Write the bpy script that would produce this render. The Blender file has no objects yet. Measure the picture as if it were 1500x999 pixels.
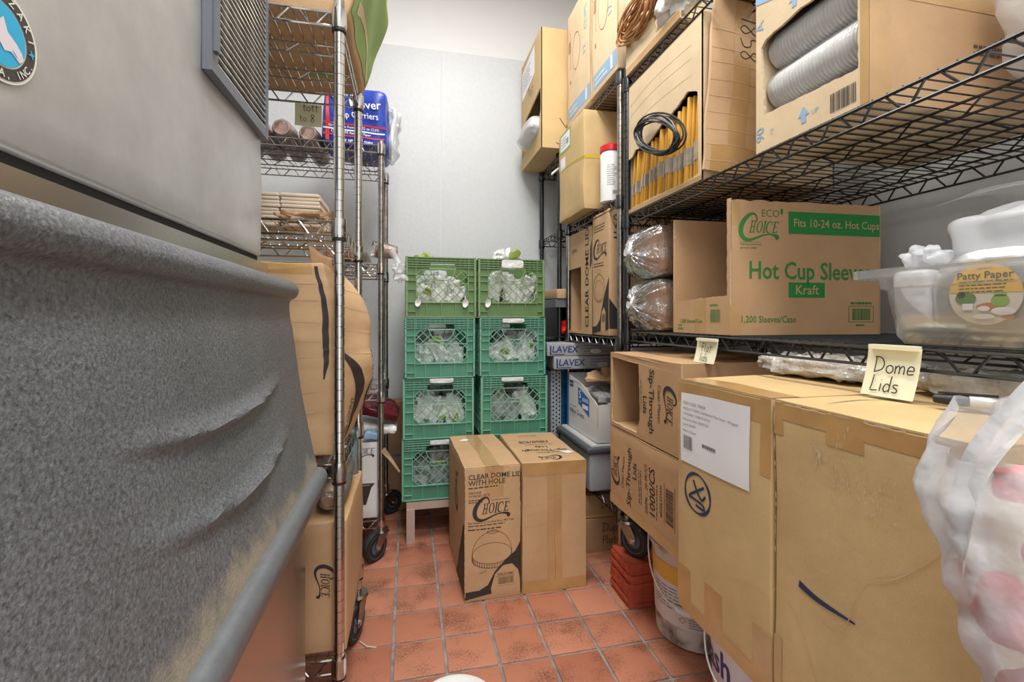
import bpy, bmesh, math, random
from mathutils import Vector, Matrix, noise
from mathutils.geometry import tessellate_polygon
random.seed(7)
PI = math.pi
scene = bpy.context.scene
COL = scene.collection

# ------------------------------------------------------------------ camera
YAW = math.atan(152 / 685)
cd = bpy.data.cameras.new('camera')
cam = bpy.data.objects.new('camera', cd)
COL.objects.link(cam)
cam.location = (0, 0, 1.06)
cam.rotation_euler = (PI / 2, 0, -YAW)
cd.sensor_width = 36
cd.lens = 36 * 685 / 1500
cd.shift_y = -33.5 / 1500
cd.clip_start = 0.02
scene.camera = cam

# ------------------------------------------------------------------ world + light
world = bpy.data.worlds.new('world')
scene.world = world
world.use_nodes = True
bg = world.node_tree.nodes['Background']
bg.inputs[0].default_value = (0.985, 0.99, 1.0, 1)
bg.inputs[1].default_value = 1.05
scene.view_settings.view_transform = 'Standard'
scene.view_settings.look = 'None'
scene.view_settings.gamma = 1
scene.view_settings.use_curve_mapping = False
scene.view_settings.exposure = 0.5
for i, (x, y, sx, sy, p) in enumerate([(0.25, 1.35, 0.55, 1.15, 24), (0.25, -0.35, 0.55, 1.15, 24)]):
    ld = bpy.data.lights.new('ceiling_panel_light', 'AREA')
    ld.shape = 'RECTANGLE'; ld.size = sx; ld.size_y = sy; ld.energy = p
    ld.color = (1.0, 0.99, 0.975)
    lo = bpy.data.objects.new('ceiling_panel_light', ld)
    COL.objects.link(lo); lo.location = (x, y, 3.06)

# ------------------------------------------------------------------ materials
M = {}
def srgb(r, g, b):
    f = lambda c: (c / 255 / 12.92) if c / 255 <= 0.04045 else ((c / 255 + 0.055) / 1.055) ** 2.4
    return (f(r), f(g), f(b), 1)
def mat(key, rgb, rough=0.6, metal=0.0, var=0.0, vscale=4.0, var2=None, bump=0.0, bscale=60, bdist=0.002,
        alpha=1.0, trans=0.0, spec=0.5, coords='Object', stretch=None, detail=4, contrast=(0.35, 0.65), coat=0, emis=0, fine=0.0, fscale=260):
    m = bpy.data.materials.new(key); m.use_nodes = True
    nt = m.node_tree; N = nt.nodes; L = nt.links
    b = N['Principled BSDF']
    c = srgb(*rgb)
    b.inputs['Base Color'].default_value = c
    b.inputs['Roughness'].default_value = rough
    b.inputs['Metallic'].default_value = metal
    b.inputs['Alpha'].default_value = alpha
    b.inputs['Transmission Weight'].default_value = trans
    b.inputs['Specular IOR Level'].default_value = spec
    b.inputs['Coat Weight'].default_value = coat
    b.inputs['Coat Roughness'].default_value = 0.12
    if emis:
        b.inputs['Emission Color'].default_value = c
        b.inputs['Emission Strength'].default_value = emis
    vec = None
    if var or bump or var2:
        if coords == 'World':
            g = N.new('ShaderNodeNewGeometry'); vec = g.outputs['Position']
        else:
            t = N.new('ShaderNodeTexCoord'); vec = t.outputs['Object']
        if stretch:
            mp = N.new('ShaderNodeMapping'); mp.inputs['Scale'].default_value = stretch
            L.new(vec, mp.inputs['Vector']); vec = mp.outputs['Vector']
    if var or var2:
        n = N.new('ShaderNodeTexNoise'); n.inputs['Scale'].default_value = vscale; n.inputs['Detail'].default_value = detail
        n.inputs['Roughness'].default_value = 0.6
        L.new(vec, n.inputs['Vector'])
        r = N.new('ShaderNodeValToRGB')
        r.color_ramp.elements[0].position = contrast[0]; r.color_ramp.elements[1].position = contrast[1]
        d = srgb(*var2) if var2 else tuple(min(1, x * (1 - var)) for x in c[:3]) + (1,)
        r.color_ramp.elements[0].color = d
        r.color_ramp.elements[1].color = c if var2 else tuple(min(1, x * (1 + var * 0.5)) for x in c[:3]) + (1,)
        L.new(n.outputs['Fac'], r.inputs['Fac']); L.new(r.outputs['Color'], b.inputs['Base Color'])
    if fine:
        nf = N.new('ShaderNodeTexNoise'); nf.inputs['Scale'].default_value = fscale; nf.inputs['Detail'].default_value = 3; nf.inputs['Roughness'].default_value = 0.7
        L.new(vec, nf.inputs['Vector'])
        mr = N.new('ShaderNodeMapRange'); mr.inputs['From Min'].default_value = 0.3; mr.inputs['From Max'].default_value = 0.7
        mr.inputs['To Min'].default_value = 1 - fine; mr.inputs['To Max'].default_value = 1 + fine
        L.new(nf.outputs['Fac'], mr.inputs['Value'])
        hv = N.new('ShaderNodeHueSaturation'); L.new(mr.outputs[0], hv.inputs['Value'])
        if b.inputs['Base Color'].links: L.new(b.inputs['Base Color'].links[0].from_socket, hv.inputs['Color'])
        else: hv.inputs['Color'].default_value = c
        L.new(hv.outputs['Color'], b.inputs['Base Color'])
    if bump:
        n2 = N.new('ShaderNodeTexNoise'); n2.inputs['Scale'].default_value = bscale; n2.inputs['Detail'].default_value = 3
        L.new(vec, n2.inputs['Vector'])
        bp = N.new('ShaderNodeBump'); bp.inputs['Strength'].default_value = bump; bp.inputs['Distance'].default_value = bdist
        L.new(n2.outputs['Fac'], bp.inputs['Height']); L.new(bp.outputs['Normal'], b.inputs['Normal'])
    M[key] = m
    return m
def node_after(m, kind): return m.node_tree.nodes.new(kind)

mat('frp', (206, 209, 211), 0.45, var=0.03, vscale=40, bump=0.35, bscale=130, bdist=0.003)
mat('paint', (228, 229, 229), 0.7, var=0.02, vscale=1.5)
mat('ceiling', (236, 236, 234), 0.85)
mat('grout', (150, 146, 142), 0.9, var=0.35, vscale=18, coords='World')
mat('steel', (200, 201, 202), 0.42, metal=0.62, var=0.17, vscale=4.5, bump=0.14, bscale=10, bdist=0.004, detail=9, fine=0.03, fscale=40)
mat('steel_smooth', (190, 186, 180), 0.24, metal=0.95, var=0.1, vscale=3, stretch=(8, 1, 1))
mat('steel_dark', (105, 106, 106), 0.35, metal=0.9, var=0.3, vscale=4, stretch=(1, 0.3, 3))
mat('bin_plastic', (98, 100, 103), 0.40, var=0.10, vscale=6, bump=0.6, bscale=300, bdist=0.0018, spec=0.6, fine=0.55, fscale=240)
mat('bin_trim', (104, 107, 110), 0.4, var=0.12, vscale=60, bump=0.3, bscale=200, bdist=0.001)
mat('chrome', (200, 198, 194), 0.13, metal=1.0)
mat('chrome_worn', (168, 164, 158), 0.28, metal=1.0, var=0.25, vscale=25)
mat('black_epoxy', (74, 76, 79), 0.24, metal=0.8, spec=0.6)
mat('dark_chrome', (112, 113, 114), 0.25, metal=0.95, var=0.2, vscale=20)
mat('rubber', (34, 36, 39), 0.65, var=0.2, vscale=30)
mat('wheel_hub', (86, 98, 112), 0.4)
mat('black_plastic', (30, 31, 33), 0.45)
mat('louvre', (206, 202, 194), 0.5, var=0.35, vscale=60)
mat('vent_dark', (26, 26, 27), 0.8)
mat('vent_frame', (104, 108, 115), 0.45)
CB = dict(rough=0.74, var=0.10, vscale=6, bump=0.22, bscale=38, bdist=0.0025, detail=8, fine=0.05, fscale=330)
mat('card', (201, 165, 124), **CB)
mat('card_tan', (193, 155, 115), **CB)
mat('card_olive', (205, 175, 124), **CB)
mat('card_pale', (216, 192, 156), **CB)
mat('card_in', (186, 146, 104), **CB)
mat('card_dark', (164, 130, 94), **CB)
mat('card_edge', (206, 184, 150), 0.9, var=0.2, vscale=120)
mat('card_crease', (208, 174, 132), 0.8)
mat('card_grey', (168, 168, 168), 0.6, var=0.1, vscale=6)
mat('card_white', (222, 221, 220), 0.6, var=0.05, vscale=6)
mat('tape', (193, 152, 98), 0.22, var=0.12, vscale=14, spec=0.6)
mat('tape_pale', (194, 155, 108), 0.2, var=0.1, vscale=14, spec=0.6)
mat('ink_black', (52, 47, 44), 0.6)
mat('ink_soft', (98, 78, 60), 0.7)
mat('ink_pen', (40, 42, 46), 0.6)
mat('ink_marker', (38, 58, 92), 0.55)
mat('ink_green', (52, 128, 60), 0.6)
mat('ink_green_box', (30, 132, 56), 0.6)
mat('ink_kraft', (196, 160, 116), 0.7)
mat('ink_blue', (40, 110, 190), 0.5)
mat('ink_navy', (32, 62, 128), 0.5)
mat('ink_pale_blue', (140, 172, 200), 0.6)
mat('ink_white', (240, 240, 240), 0.5)
mat('ink_red', (200, 44, 36), 0.5)
mat('ink_grey', (120, 120, 122), 0.6)
mat('paper', (238, 238, 240), 0.7, var=0.02, vscale=8)
mat('note_paper', (236, 234, 204), 0.75)
mat('note_paper_old', (212, 210, 172), 0.75)
mat('napkin', (222, 205, 184), 0.9, var=0.1, vscale=20, stretch=(1, 1, 8))

mat('film_milky', (236, 238, 240), 0.28, alpha=0.5, spec=0.7, bump=0.6, bscale=22, bdist=0.01)
mat('bag_white', (244, 245, 247), 0.3, alpha=0.66, spec=0.5, bump=0.35, bscale=9, bdist=0.01)
mat('packet', (226, 228, 226), 0.28, var=0.22, vscale=14, bump=0.8, bscale=26, bdist=0.012)
mat('packet_grey', (170, 172, 174), 0.3, var=0.3, vscale=12, bump=0.8, bscale=26, bdist=0.012)
mat('packet_green', (150, 168, 84), 0.35, var=0.3, vscale=20)
mat('bubble', (206, 200, 192), 0.2, var=0.25, vscale=22, bump=1.0, bscale=34, bdist=0.014, spec=0.8)
mat('cup_white', (236, 235, 232), 0.45, var=0.04, vscale=30)
mat('cup_kraft', (184, 146, 116), 0.7, var=0.12, vscale=20)
mat('cup_pinkish', (190, 160, 148), 0.6, var=0.2, vscale=25)
mat('sleeve_kraft', (158, 116, 78), 0.75, var=0.25, vscale=8, stretch=(30, 1, 1))
mat('olive_green', (98, 132, 78), 0.42, var=0.12, vscale=9)
mat('teal_green', (82, 146, 120), 0.42, var=0.12, vscale=9)
mat('blue_plastic', (28, 106, 160), 0.4, var=0.15, vscale=9)
mat('cooler_grey', (168, 171, 176), 0.5, var=0.04, vscale=9)
mat('cooler_lid', (186, 186, 184), 0.5, var=0.05, vscale=9)
mat('cooler_rim', (82, 86, 92), 0.45)
mat('stand', (206, 190, 178), 0.4, metal=0.4, var=0.1, vscale=8)
mat('blue_bag', (38, 70, 176), 0.3, var=0.25, vscale=9, bump=0.5, bscale=14, bdist=0.01)
mat('mailer', (226, 172, 68), 0.6, var=0.12, vscale=7)
mat('mailer_label', (184, 172, 156), 0.7, var=0.3, vscale=40)
mat('paper_cord', (182, 132, 84), 0.8, var=0.25, vscale=30)
mat('cable', (34, 35, 37), 0.45)
mat('strap', (214, 182, 62), 0.35)
mat('red_plastic', (206, 30, 40), 0.3)
mat('bright_red', (226, 34, 30), 0.35, var=0.15, vscale=12)
mat('maroon', (92, 28, 38), 0.25, bump=0.4, bscale=18, bdist=0.008)
mat('white_plastic', (232, 231, 228), 0.4, var=0.04, vscale=9)
mat('bucket_white', (206, 203, 196), 0.45, var2=(96, 88, 78), vscale=7, detail=9, contrast=(0.36, 0.5))
mat('bucket_label', (214, 214, 218), 0.4, var=0.1, vscale=12)
mat('foil', (196, 198, 200), 0.3, metal=0.75, bump=0.7, bscale=9, bdist=0.02)
mat('foil_white', (226, 228, 232), 0.3, bump=0.7, bscale=12, bdist=0.015)
mat('label_gold', (222, 178, 74), 0.5)
mat('label_photo', (214, 204, 188), 0.5)
mat('leaf', (70, 120, 40), 0.6)
mat('pot_green', (122, 170, 50), 0.5)
mat('orange', (196, 104, 48), 0.5)
mat('red_tile_clay', (186, 84, 56), 0.8, var=0.3, vscale=14)
mat('pale_blue_roll', (150, 186, 200), 0.5)
mat('badge_blue', (38, 168, 210), 0.4)
mat('badge_cream', (222, 218, 204), 0.5)
mat('badge_dark', (58, 56, 52), 0.5)
mat('badge_pink', (220, 208, 214), 0.5)
mat('green_print', (142, 172, 102), 0.7)
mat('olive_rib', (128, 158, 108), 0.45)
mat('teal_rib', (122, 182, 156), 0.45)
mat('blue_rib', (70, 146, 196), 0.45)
mat('light_diffuser', (255, 250, 240), 0.5, emis=2.0)

def film_material(key, base, gain, bscale, strength, rough=0.06, haze=0.0):
    m = bpy.data.materials.new(key); m.use_nodes = True
    nt = m.node_tree; N = nt.nodes; L = nt.links; N.remove(N['Principled BSDF']); out = N['Material Output']
    tc = N.new('ShaderNodeTexCoord'); n = N.new('ShaderNodeTexNoise'); n.inputs['Scale'].default_value = bscale; n.inputs['Detail'].default_value = 4
    L.new(tc.outputs['Object'], n.inputs['Vector'])
    bp = N.new('ShaderNodeBump'); bp.inputs['Strength'].default_value = strength; bp.inputs['Distance'].default_value = 0.02
    L.new(n.outputs['Fac'], bp.inputs['Height'])
    fr_ = N.new('ShaderNodeFresnel'); fr_.inputs['IOR'].default_value = 1.5; L.new(bp.outputs['Normal'], fr_.inputs['Normal'])
    ma = N.new('ShaderNodeMath'); ma.operation = 'MULTIPLY_ADD'; ma.use_clamp = True; L.new(fr_.outputs[0], ma.inputs[0]); ma.inputs[1].default_value = gain; ma.inputs[2].default_value = base
    tr = N.new('ShaderNodeBsdfTransparent'); gl = N.new('ShaderNodeBsdfGlossy'); gl.inputs['Roughness'].default_value = rough; L.new(bp.outputs['Normal'], gl.inputs['Normal'])
    mx = N.new('ShaderNodeMixShader'); L.new(ma.outputs[0], mx.inputs[0]); L.new(tr.outputs[0], mx.inputs[1]); L.new(gl.outputs[0], mx.inputs[2])
    last = mx
    if haze:
        df = N.new('ShaderNodeBsdfDiffuse'); df.inputs['Color'].default_value = (0.80, 0.81, 0.82, 1); L.new(bp.outputs['Normal'], df.inputs['Normal'])
        m2 = N.new('ShaderNodeMixShader'); m2.inputs[0].default_value = haze; L.new(mx.outputs[0], m2.inputs[1]); L.new(df.outputs[0], m2.inputs[2]); last = m2
    L.new(last.outputs[0], out.inputs['Surface']); M[key] = m
film_material('film', 0.05, 1.0, 26, 0.8, 0.10, 0.10)
film_material('film_thin', 0.02, 0.45, 30, 0.35, 0.10, 0.12)
film_material('bag_skin_white', 0.03, 0.6, 14, 0.5, 0.25, 0.46)
film_material('tub_clear', 0.03, 0.7, 3, 0.02, 0.12, 0.10)

# floor tile: clay colour that differs from tile to tile, dark scuffs placed by world position
def floor_tile_material():
    m = bpy.data.materials.new('floor_tile'); m.use_nodes = True
    nt = m.node_tree; N = nt.nodes; L = nt.links; b = N['Principled BSDF']
    g = N.new('ShaderNodeNewGeometry'); oi = N.new('ShaderNodeObjectInfo')
    r = N.new('ShaderNodeValToRGB')
    for p, c in ((0, (188, 122, 94)), (0.5, (197, 132, 104)), (1, (180, 113, 87))):
        e = r.color_ramp.elements[0] if p == 0 else (r.color_ramp.elements[-1] if p == 1 else r.color_ramp.elements.new(p))
        e.position = p; e.color = srgb(*c)
    L.new(oi.outputs['Random'], r.inputs['Fac'])
    n1 = N.new('ShaderNodeTexNoise'); n1.inputs['Scale'].default_value = 7; n1.inputs['Detail'].default_value = 4
    n2 = N.new('ShaderNodeTexNoise'); n2.inputs['Scale'].default_value = 150; n2.inputs['Detail'].default_value = 8; n2.inputs['Roughness'].default_value = 0.75
    L.new(g.outputs['Position'], n1.inputs['Vector']); L.new(g.outputs['Position'], n2.inputs['Vector'])
    mul = N.new('ShaderNodeMath'); mul.operation = 'MULTIPLY'
    L.new(n1.outputs['Fac'], mul.inputs[0]); L.new(n2.outputs['Fac'], mul.inputs[1])
    r2 = N.new('ShaderNodeValToRGB'); r2.color_ramp.elements[0].position = 0.245; r2.color_ramp.elements[1].position = 0.40
    r2.color_ramp.elements[0].color = (0, 0, 0, 1); r2.color_ramp.elements[1].color = (1, 1, 1, 1)
    L.new(mul.outputs[0], r2.inputs['Fac'])
    mix = N.new('ShaderNodeMix'); mix.data_type = 'RGBA'
    L.new(r2.outputs['Color'], mix.inputs['Factor'])
    L.new(r.outputs['Color'], mix.inputs['A']); mix.inputs['B'].default_value = srgb(92, 58, 44)
    L.new(mix.outputs['Result'], b.inputs['Base Color'])
    b.inputs['Roughness'].default_value = 0.5
    bp = N.new('ShaderNodeBump'); bp.inputs['Strength'].default_value = 0.25; bp.inputs['Distance'].default_value = 0.002
    L.new(n2.outputs['Fac'], bp.inputs['Height']); L.new(bp.outputs['Normal'], b.inputs['Normal'])
    M['floor_tile'] = m
floor_tile_material()
# scuffed beige wear on the lower part of the bin door
def wear_door():
    m = M['bin_plastic']; nt = m.node_tree; N = nt.nodes; L = nt.links; b = N['Principled BSDF']
    src = b.inputs['Base Color'].links[0].from_socket
    t = N.new('ShaderNodeTexCoord'); sep = N.new('ShaderNodeSeparateXYZ'); L.new(t.outputs['Object'], sep.inputs[0])
    mr = N.new('ShaderNodeMapRange'); mr.inputs['From Min'].default_value = 0.69; mr.inputs['From Max'].default_value = 0.83
    mr.inputs['To Min'].default_value = 0.72; mr.inputs['To Max'].default_value = -0.12
    L.new(sep.outputs['Z'], mr.inputs['Value'])
    n = N.new('ShaderNodeTexNoise'); n.inputs['Scale'].default_value = 9; n.inputs['Detail'].default_value = 10; n.inputs['Roughness'].default_value = 0.75
    L.new(t.outputs['Object'], n.inputs['Vector'])
    ad = N.new('ShaderNodeMath'); ad.operation = 'ADD'; L.new(mr.outputs[0], ad.inputs[0]); L.new(n.outputs['Fac'], ad.inputs[1])
    r = N.new('ShaderNodeValToRGB'); r.color_ramp.elements[0].position = 0.78; r.color_ramp.elements[1].position = 1.1
    L.new(ad.outputs[0], r.inputs['Fac'])
    mix = N.new('ShaderNodeMix'); mix.data_type = 'RGBA'
    L.new(r.outputs['Color'], mix.inputs['Factor']); L.new(src, mix.inputs['A']); mix.inputs['B'].default_value = srgb(150, 140, 122)
    L.new(mix.outputs['Result'], b.inputs['Base Color'])
wear_door()

# ------------------------------------------------------------------ mesh helpers
class MB:
    def __init__(s): s.v = []; s.f = []
    def add(s, v, f):
        o = len(s.v); s.v += [tuple(p) for p in v]; s.f += [tuple(i + o for i in q) for q in f]; return s
    def box(s, x0, x1, y0, y1, z0, z1):
        v = [(x0, y0, z0), (x1, y0, z0), (x1, y1, z0), (x0, y1, z0), (x0, y0, z1), (x1, y0, z1), (x1, y1, z1), (x0, y1, z1)]
        return s.add(v, [(0, 3, 2, 1), (4, 5, 6, 7), (0, 1, 5, 4), (1, 2, 6, 5), (2, 3, 7, 6), (3, 0, 4, 7)])
    def bar(s, p, q, r, n=6): return s.tube([p, q], r, n)
    def tube(s, pts, r, n=8, closed=False):
        P = [Vector(p) for p in pts]; k = len(P); rs = r if isinstance(r, (list, tuple)) else [r] * k
        rings = []; nrm = None
        for i in range(k):
            a = P[(i - 1) % k] if (closed or i > 0) else P[i]
            b = P[(i + 1) % k] if (closed or i < k - 1) else P[i]
            t = (b - a)
            if t.length < 1e-9: t = Vector((0, 0, 1))
            t.normalize()
            if nrm is None:
                nrm = t.cross(Vector((0, 0, 1)))
                if nrm.length < 1e-3: nrm = t.cross(Vector((1, 0, 0)))
            nrm = (nrm - t * nrm.dot(t))
            if nrm.length < 1e-6: nrm = t.cross(Vector((1, 0.3, 0.2)))
            nrm.normalize(); bi = t.cross(nrm)
            rings.append([P[i] + (nrm * math.cos(2 * PI * j / n) + bi * math.sin(2 * PI * j / n)) * rs[i] for j in range(n)])
        v = [p for ring in rings for p in ring]; f = []
        for i in range(k if closed else k - 1):
            i2 = (i + 1) % k
            for j in range(n):
                j2 = (j + 1) % n
                f.append((i * n + j, i * n + j2, i2 * n + j2, i2 * n + j))
        if not closed:
            f.append(tuple(range(n - 1, -1, -1))); f.append(tuple((k - 1) * n + j for j in range(n)))
        return s.add(v, f)
    def lathe(s, prof, n=24, mx=None, cap0=True, cap1=True):
        v = []; f = []
        for (r, z) in prof:
            for j in range(n):
                a = 2 * PI * j / n; p = Vector((r * math.cos(a), r * math.sin(a), z)); v.append(mx @ p if mx else p)
        k = len(prof)
        for i in range(k - 1):
            for j in range(n):
                j2 = (j + 1) % n; f.append((i * n + j, i * n + j2, (i + 1) * n + j2, (i + 1) * n + j))
        if cap0: f.append(tuple(range(n - 1, -1, -1)))
        if cap1: f.append(tuple((k - 1) * n + j for j in range(n)))
        return s.add(v, f)
    def prism(s, loops, t, fr):
        """2D loops (outer first, then holes) extruded from w=0 to w=t through fr(u,v,w)"""
        flat = [p for l in loops for p in l]; nn = len(flat)
        tri = tessellate_polygon([[Vector((p[0], p[1], 0)) for p in l] for l in loops])
        fs = []
        for a, b, c in tri:
            A, B, C = flat[a], flat[b], flat[c]
            if (B[0] - A[0]) * (C[1] - A[1]) - (B[1] - A[1]) * (C[0] - A[0]) < 0: b, c = c, b
            fs.append((a + nn, b + nn, c + nn)); fs.append((a, c, b))
        v = [fr(p[0], p[1], 0) for p in flat] + [fr(p[0], p[1], t) for p in flat]
        o = 0
        for li, l in enumerate(loops):
            k = len(l); ar = sum(l[i][0] * l[(i + 1) % k][1] - l[(i + 1) % k][0] * l[i][1] for i in range(k))
            for i in range(k):
                a = o + i; b = o + (i + 1) % k
                q = (a, b, b + nn, a + nn)
                if (ar < 0) == (li == 0): q = q[::-1]
                fs.append(q)
            o += k
        return s.add(v, fs)
    def build(s, name, m, parent=None, smooth=False, loc=None, rot=None, ang=0.7):
        me = bpy.data.meshes.new(name)
        me.from_pydata(s.v, [], s.f); me.update()
        me.materials.append(M[m])
        if smooth:
            me.polygons.foreach_set('use_smooth', [True] * len(me.polygons)); me.set_sharp_from_angle(angle=ang)
        return link(name, me, parent, loc, rot)
def link(name, me, parent=None, loc=None, rot=None):
    o = bpy.data.objects.new(name, me); COL.objects.link(o)
    if parent: o.parent = parent
    if loc: o.location = loc
    if rot: o.rotation_euler = rot
    return o
def thing(name, label, cat, loc=(0, 0, 0), rz=0, group=None, rot=None):
    o = bpy.data.objects.new(name, None); COL.objects.link(o)
    o.location = loc; o.rotation_euler = rot or (0, 0, rz); o.empty_display_size = 0.05
    return tag(o, label, cat, group)
def tag(o, label, cat, group=None):
    o['label'] = label; o['category'] = cat
    if group: o['group'] = group
    return o
def struct(o): o['kind'] = 'structure'; return o
def copy_tree(o, parent=None):
    c = o.copy(); COL.objects.link(c); c.parent = parent
    for ch in list(o.children): copy_tree(ch, c)
    return c
def nz(p, f=1.0, seed=0.0): return noise.noise(Vector(p) * f + Vector((seed * 7.31, seed * 3.17, seed * 5.77)))
def catmull(pts, n=8, closed=False):
    out = []; k = len(pts); P = [Vector(p) for p in pts]
    for i in range(k if closed else k - 1):
        p0 = P[(i - 1) % k] if closed or i > 0 else P[i]; p1 = P[i]; p2 = P[(i + 1) % k]
        p3 = P[(i + 2) % k] if closed or i < k - 2 else p2
        for j in range(n):
            t = j / n
            out.append(0.5 * ((2 * p1) + (p2 - p0) * t + (2 * p0 - 5 * p1 + 4 * p2 - p3) * t * t + (3 * p1 - p0 - 3 * p2 + p3) * t ** 3))
    if not closed: out.append(P[-1])
    return out

# ---- flat print shapes: lists of (verts2d, faces)
def S_text(body, size, bold=0.0, shear=0.0, align='LEFT', sx=1.0):
    cu = bpy.data.curves.new('lettering', 'FONT'); cu.body = body; cu.size = size; cu.offset = bold * size
    cu.shear = shear; cu.align_x = align; cu.resolution_u = 2
    ob = bpy.data.objects.new('lettering', cu)
    me = bpy.data.meshes.new_from_object(ob)
    v = [(p.co.x * sx, p.co.y) for p in me.vertices]; f = [tuple(q.vertices) for q in me.polygons]
    bpy.data.objects.remove(ob); bpy.data.curves.remove(cu); bpy.data.meshes.remove(me)
    return (v, f)
def S_poly(loops):
    flat = [tuple(p) for l in loops for p in l]
    tri = tessellate_polygon([[Vector((p[0], p[1], 0)) for p in l] for l in loops])
    return (flat, [tuple(t) for t in tri])
def S_rect(x0, y0, x1, y1): return ([(x0, y0), (x1, y0), (x1, y1), (x0, y1)], [(0, 1, 2, 3)])
def S_ribbon(pts, w, n=6, smooth=True):
    k = len(pts); ws = w if isinstance(w, (list, tuple)) else [w] * k
    if smooth and k > 2:
        C = catmull([(p[0], p[1], ws[i]) for i, p in enumerate(pts)], n)
    else: C = [Vector((p[0], p[1], ws[i])) for i, p in enumerate(pts)]
    v = []; f = []
    for i, c in enumerate(C):
        a = C[max(0, i - 1)]; b = C[min(len(C) - 1, i + 1)]
        d = Vector((b.x - a.x, b.y - a.y)); d = d.normalized() if d.length > 1e-9 else Vector((1, 0))
        n_ = Vector((-d.y, d.x)) * c.z * 0.5
        v += [(c.x + n_.x, c.y + n_.y), (c.x - n_.x, c.y - n_.y)]
    for i in range(len(C) - 1): f.append((2 * i + 1, 2 * i + 3, 2 * i + 2, 2 * i))
    return (v, f)
def S_ellipse(cx, cy, a, b, n=28, inner=None):
    o = [(cx + a * math.cos(2 * PI * i / n), cy + b * math.sin(2 * PI * i / n)) for i in range(n)]
    if not inner: return S_poly([o])
    i_ = [(cx + inner[0] * math.cos(2 * PI * i / n), cy + inner[1] * math.sin(2 * PI * i / n)) for i in range(n)]
    return S_poly([o, i_])
def S_move(sh, dx=0, dy=0, sc=1.0, rot=0.0, shear=0.0):
    v, f = sh; c, s_ = math.cos(rot), math.sin(rot)
    out = []
    for x, y in v:
        x += y * shear; x *= sc; y *= sc
        out.append((x * c - y * s_ + dx, x * s_ + y * c + dy))
    return (out, f)
def S_join(*shs):
    V = []; F = []
    for v, f in shs:
        o = len(V); V += v; F += [tuple(i + o for i in q) for q in f]
    return (V, F)
def S_barcode(w, h, seed=1):
    rnd = random.Random(seed); x = 0; out = []
    while x < w:
        b = rnd.choice((0.012, 0.02, 0.03)) * w; out.append(S_rect(x, 0, min(x + b, w), h)); x += b + rnd.choice((0.012, 0.02, 0.028)) * w
    return S_join(*out)
def S_lines(w, n, lead, thick, seed=1):
    """rows of small print too fine to read, drawn as broken rules"""
    rnd = random.Random(seed); out = []
    for i in range(n):
        x = 0; end = w * rnd.uniform(0.65, 1.0)
        while x < end:
            l = w * rnd.uniform(0.05, 0.16); out.append(S_rect(x, -i * lead, min(x + l, end), -i * lead + thick)); x += l + w * 0.025
    return S_join(*out)
def S_hoice(x0, y0, w, h):
    """the serif capitals of the box logo"""
    out = []; cw = w / 5.0; R = lambda a, b, c, d: out.append(S_move(S_rect(a, b, c, d), 0, 0))
    def serif(x, y, b=0.34): R(x - b * cw / 2, y - 0.012 * w / 1, x + b * cw / 2, y + 0.012 * w / 1)
    x = x0
    for q in (0.2, 0.72):
        R(x + q * cw - 0.09 * cw, y0, x + q * cw + 0.09 * cw, y0 + h); serif(x + q * cw, y0, 0.42); serif(x + q * cw, y0 + h, 0.42)
    R(x + 0.2 * cw, y0 + 0.46 * h, x + 0.72 * cw, y0 + 0.54 * h)
    x += cw * 1.0
    out.append(S_ellipse(x + 0.6 * cw, y0 + h / 2, 0.5 * cw, 0.53 * h, 24, (0.3 * cw, 0.46 * h)))
    x += cw * 1.12
    R(x + 0.2 * cw, y0, x + 0.4 * cw, y0 + h); serif(x + 0.3 * cw, y0, 0.46); serif(x + 0.3 * cw, y0 + h, 0.46)
    x += cw * 0.5
    C = [(x + 0.62 * cw + 0.48 * cw * math.cos(a), y0 + h / 2 + 0.5 * h * math.sin(a)) for a in [math.radians(45 + 270 * i / 12) for i in range(13)]]
    out.append(S_ribbon(C, [0.06 * cw + 0.16 * cw * math.sin(PI * i / 12) for i in range(13)], 3))
    R(x + 0.92 * cw, y0 + 0.68 * h, x + 1.0 * cw, y0 + h)
    x += cw * 1.2
    R(x + 0.14 * cw, y0, x + 0.34 * cw, y0 + h)
    R(x, y0, x + 0.85 * cw, y0 + 0.07 * h); R(x, y0 + 0.93 * h, x + 0.85 * cw, y0 + h); R(x + 0.3 * cw, y0 + 0.46 * h, x + 0.65 * cw, y0 + 0.54 * h)
    R(x + 0.78 * cw, y0, x + 0.86 * cw, y0 + 0.24 * h); R(x + 0.76 * cw, y0 + 0.76 * h, x + 0.84 * cw, y0 + h)
    return S_move(S_join(*out), -0.22 * y0, 0, 1, 0, 0.22)
def S_logo(w):
    """big swash C round the capitals; w wide, about 0.6 w tall"""
    p = [(.43, .42), (.405, .525), (.33, .57), (.21, .52), (.09, .38), (.045, .24), (.07, .11), (.16, .035), (.28, .03), (.42, .075), (.56, .125), (.70, .15), (.82, .14), (.90, .10), (.87, .045)]
    ws = [.03, .035, .045, .075, .10, .11, .10, .08, .055, .038, .03, .03, .05, .085, .05]
    return S_move(S_join(S_ribbon(p, ws, 5), S_hoice(0.235, 0.185, 0.70, 0.235)), 0, 0, w)
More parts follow.
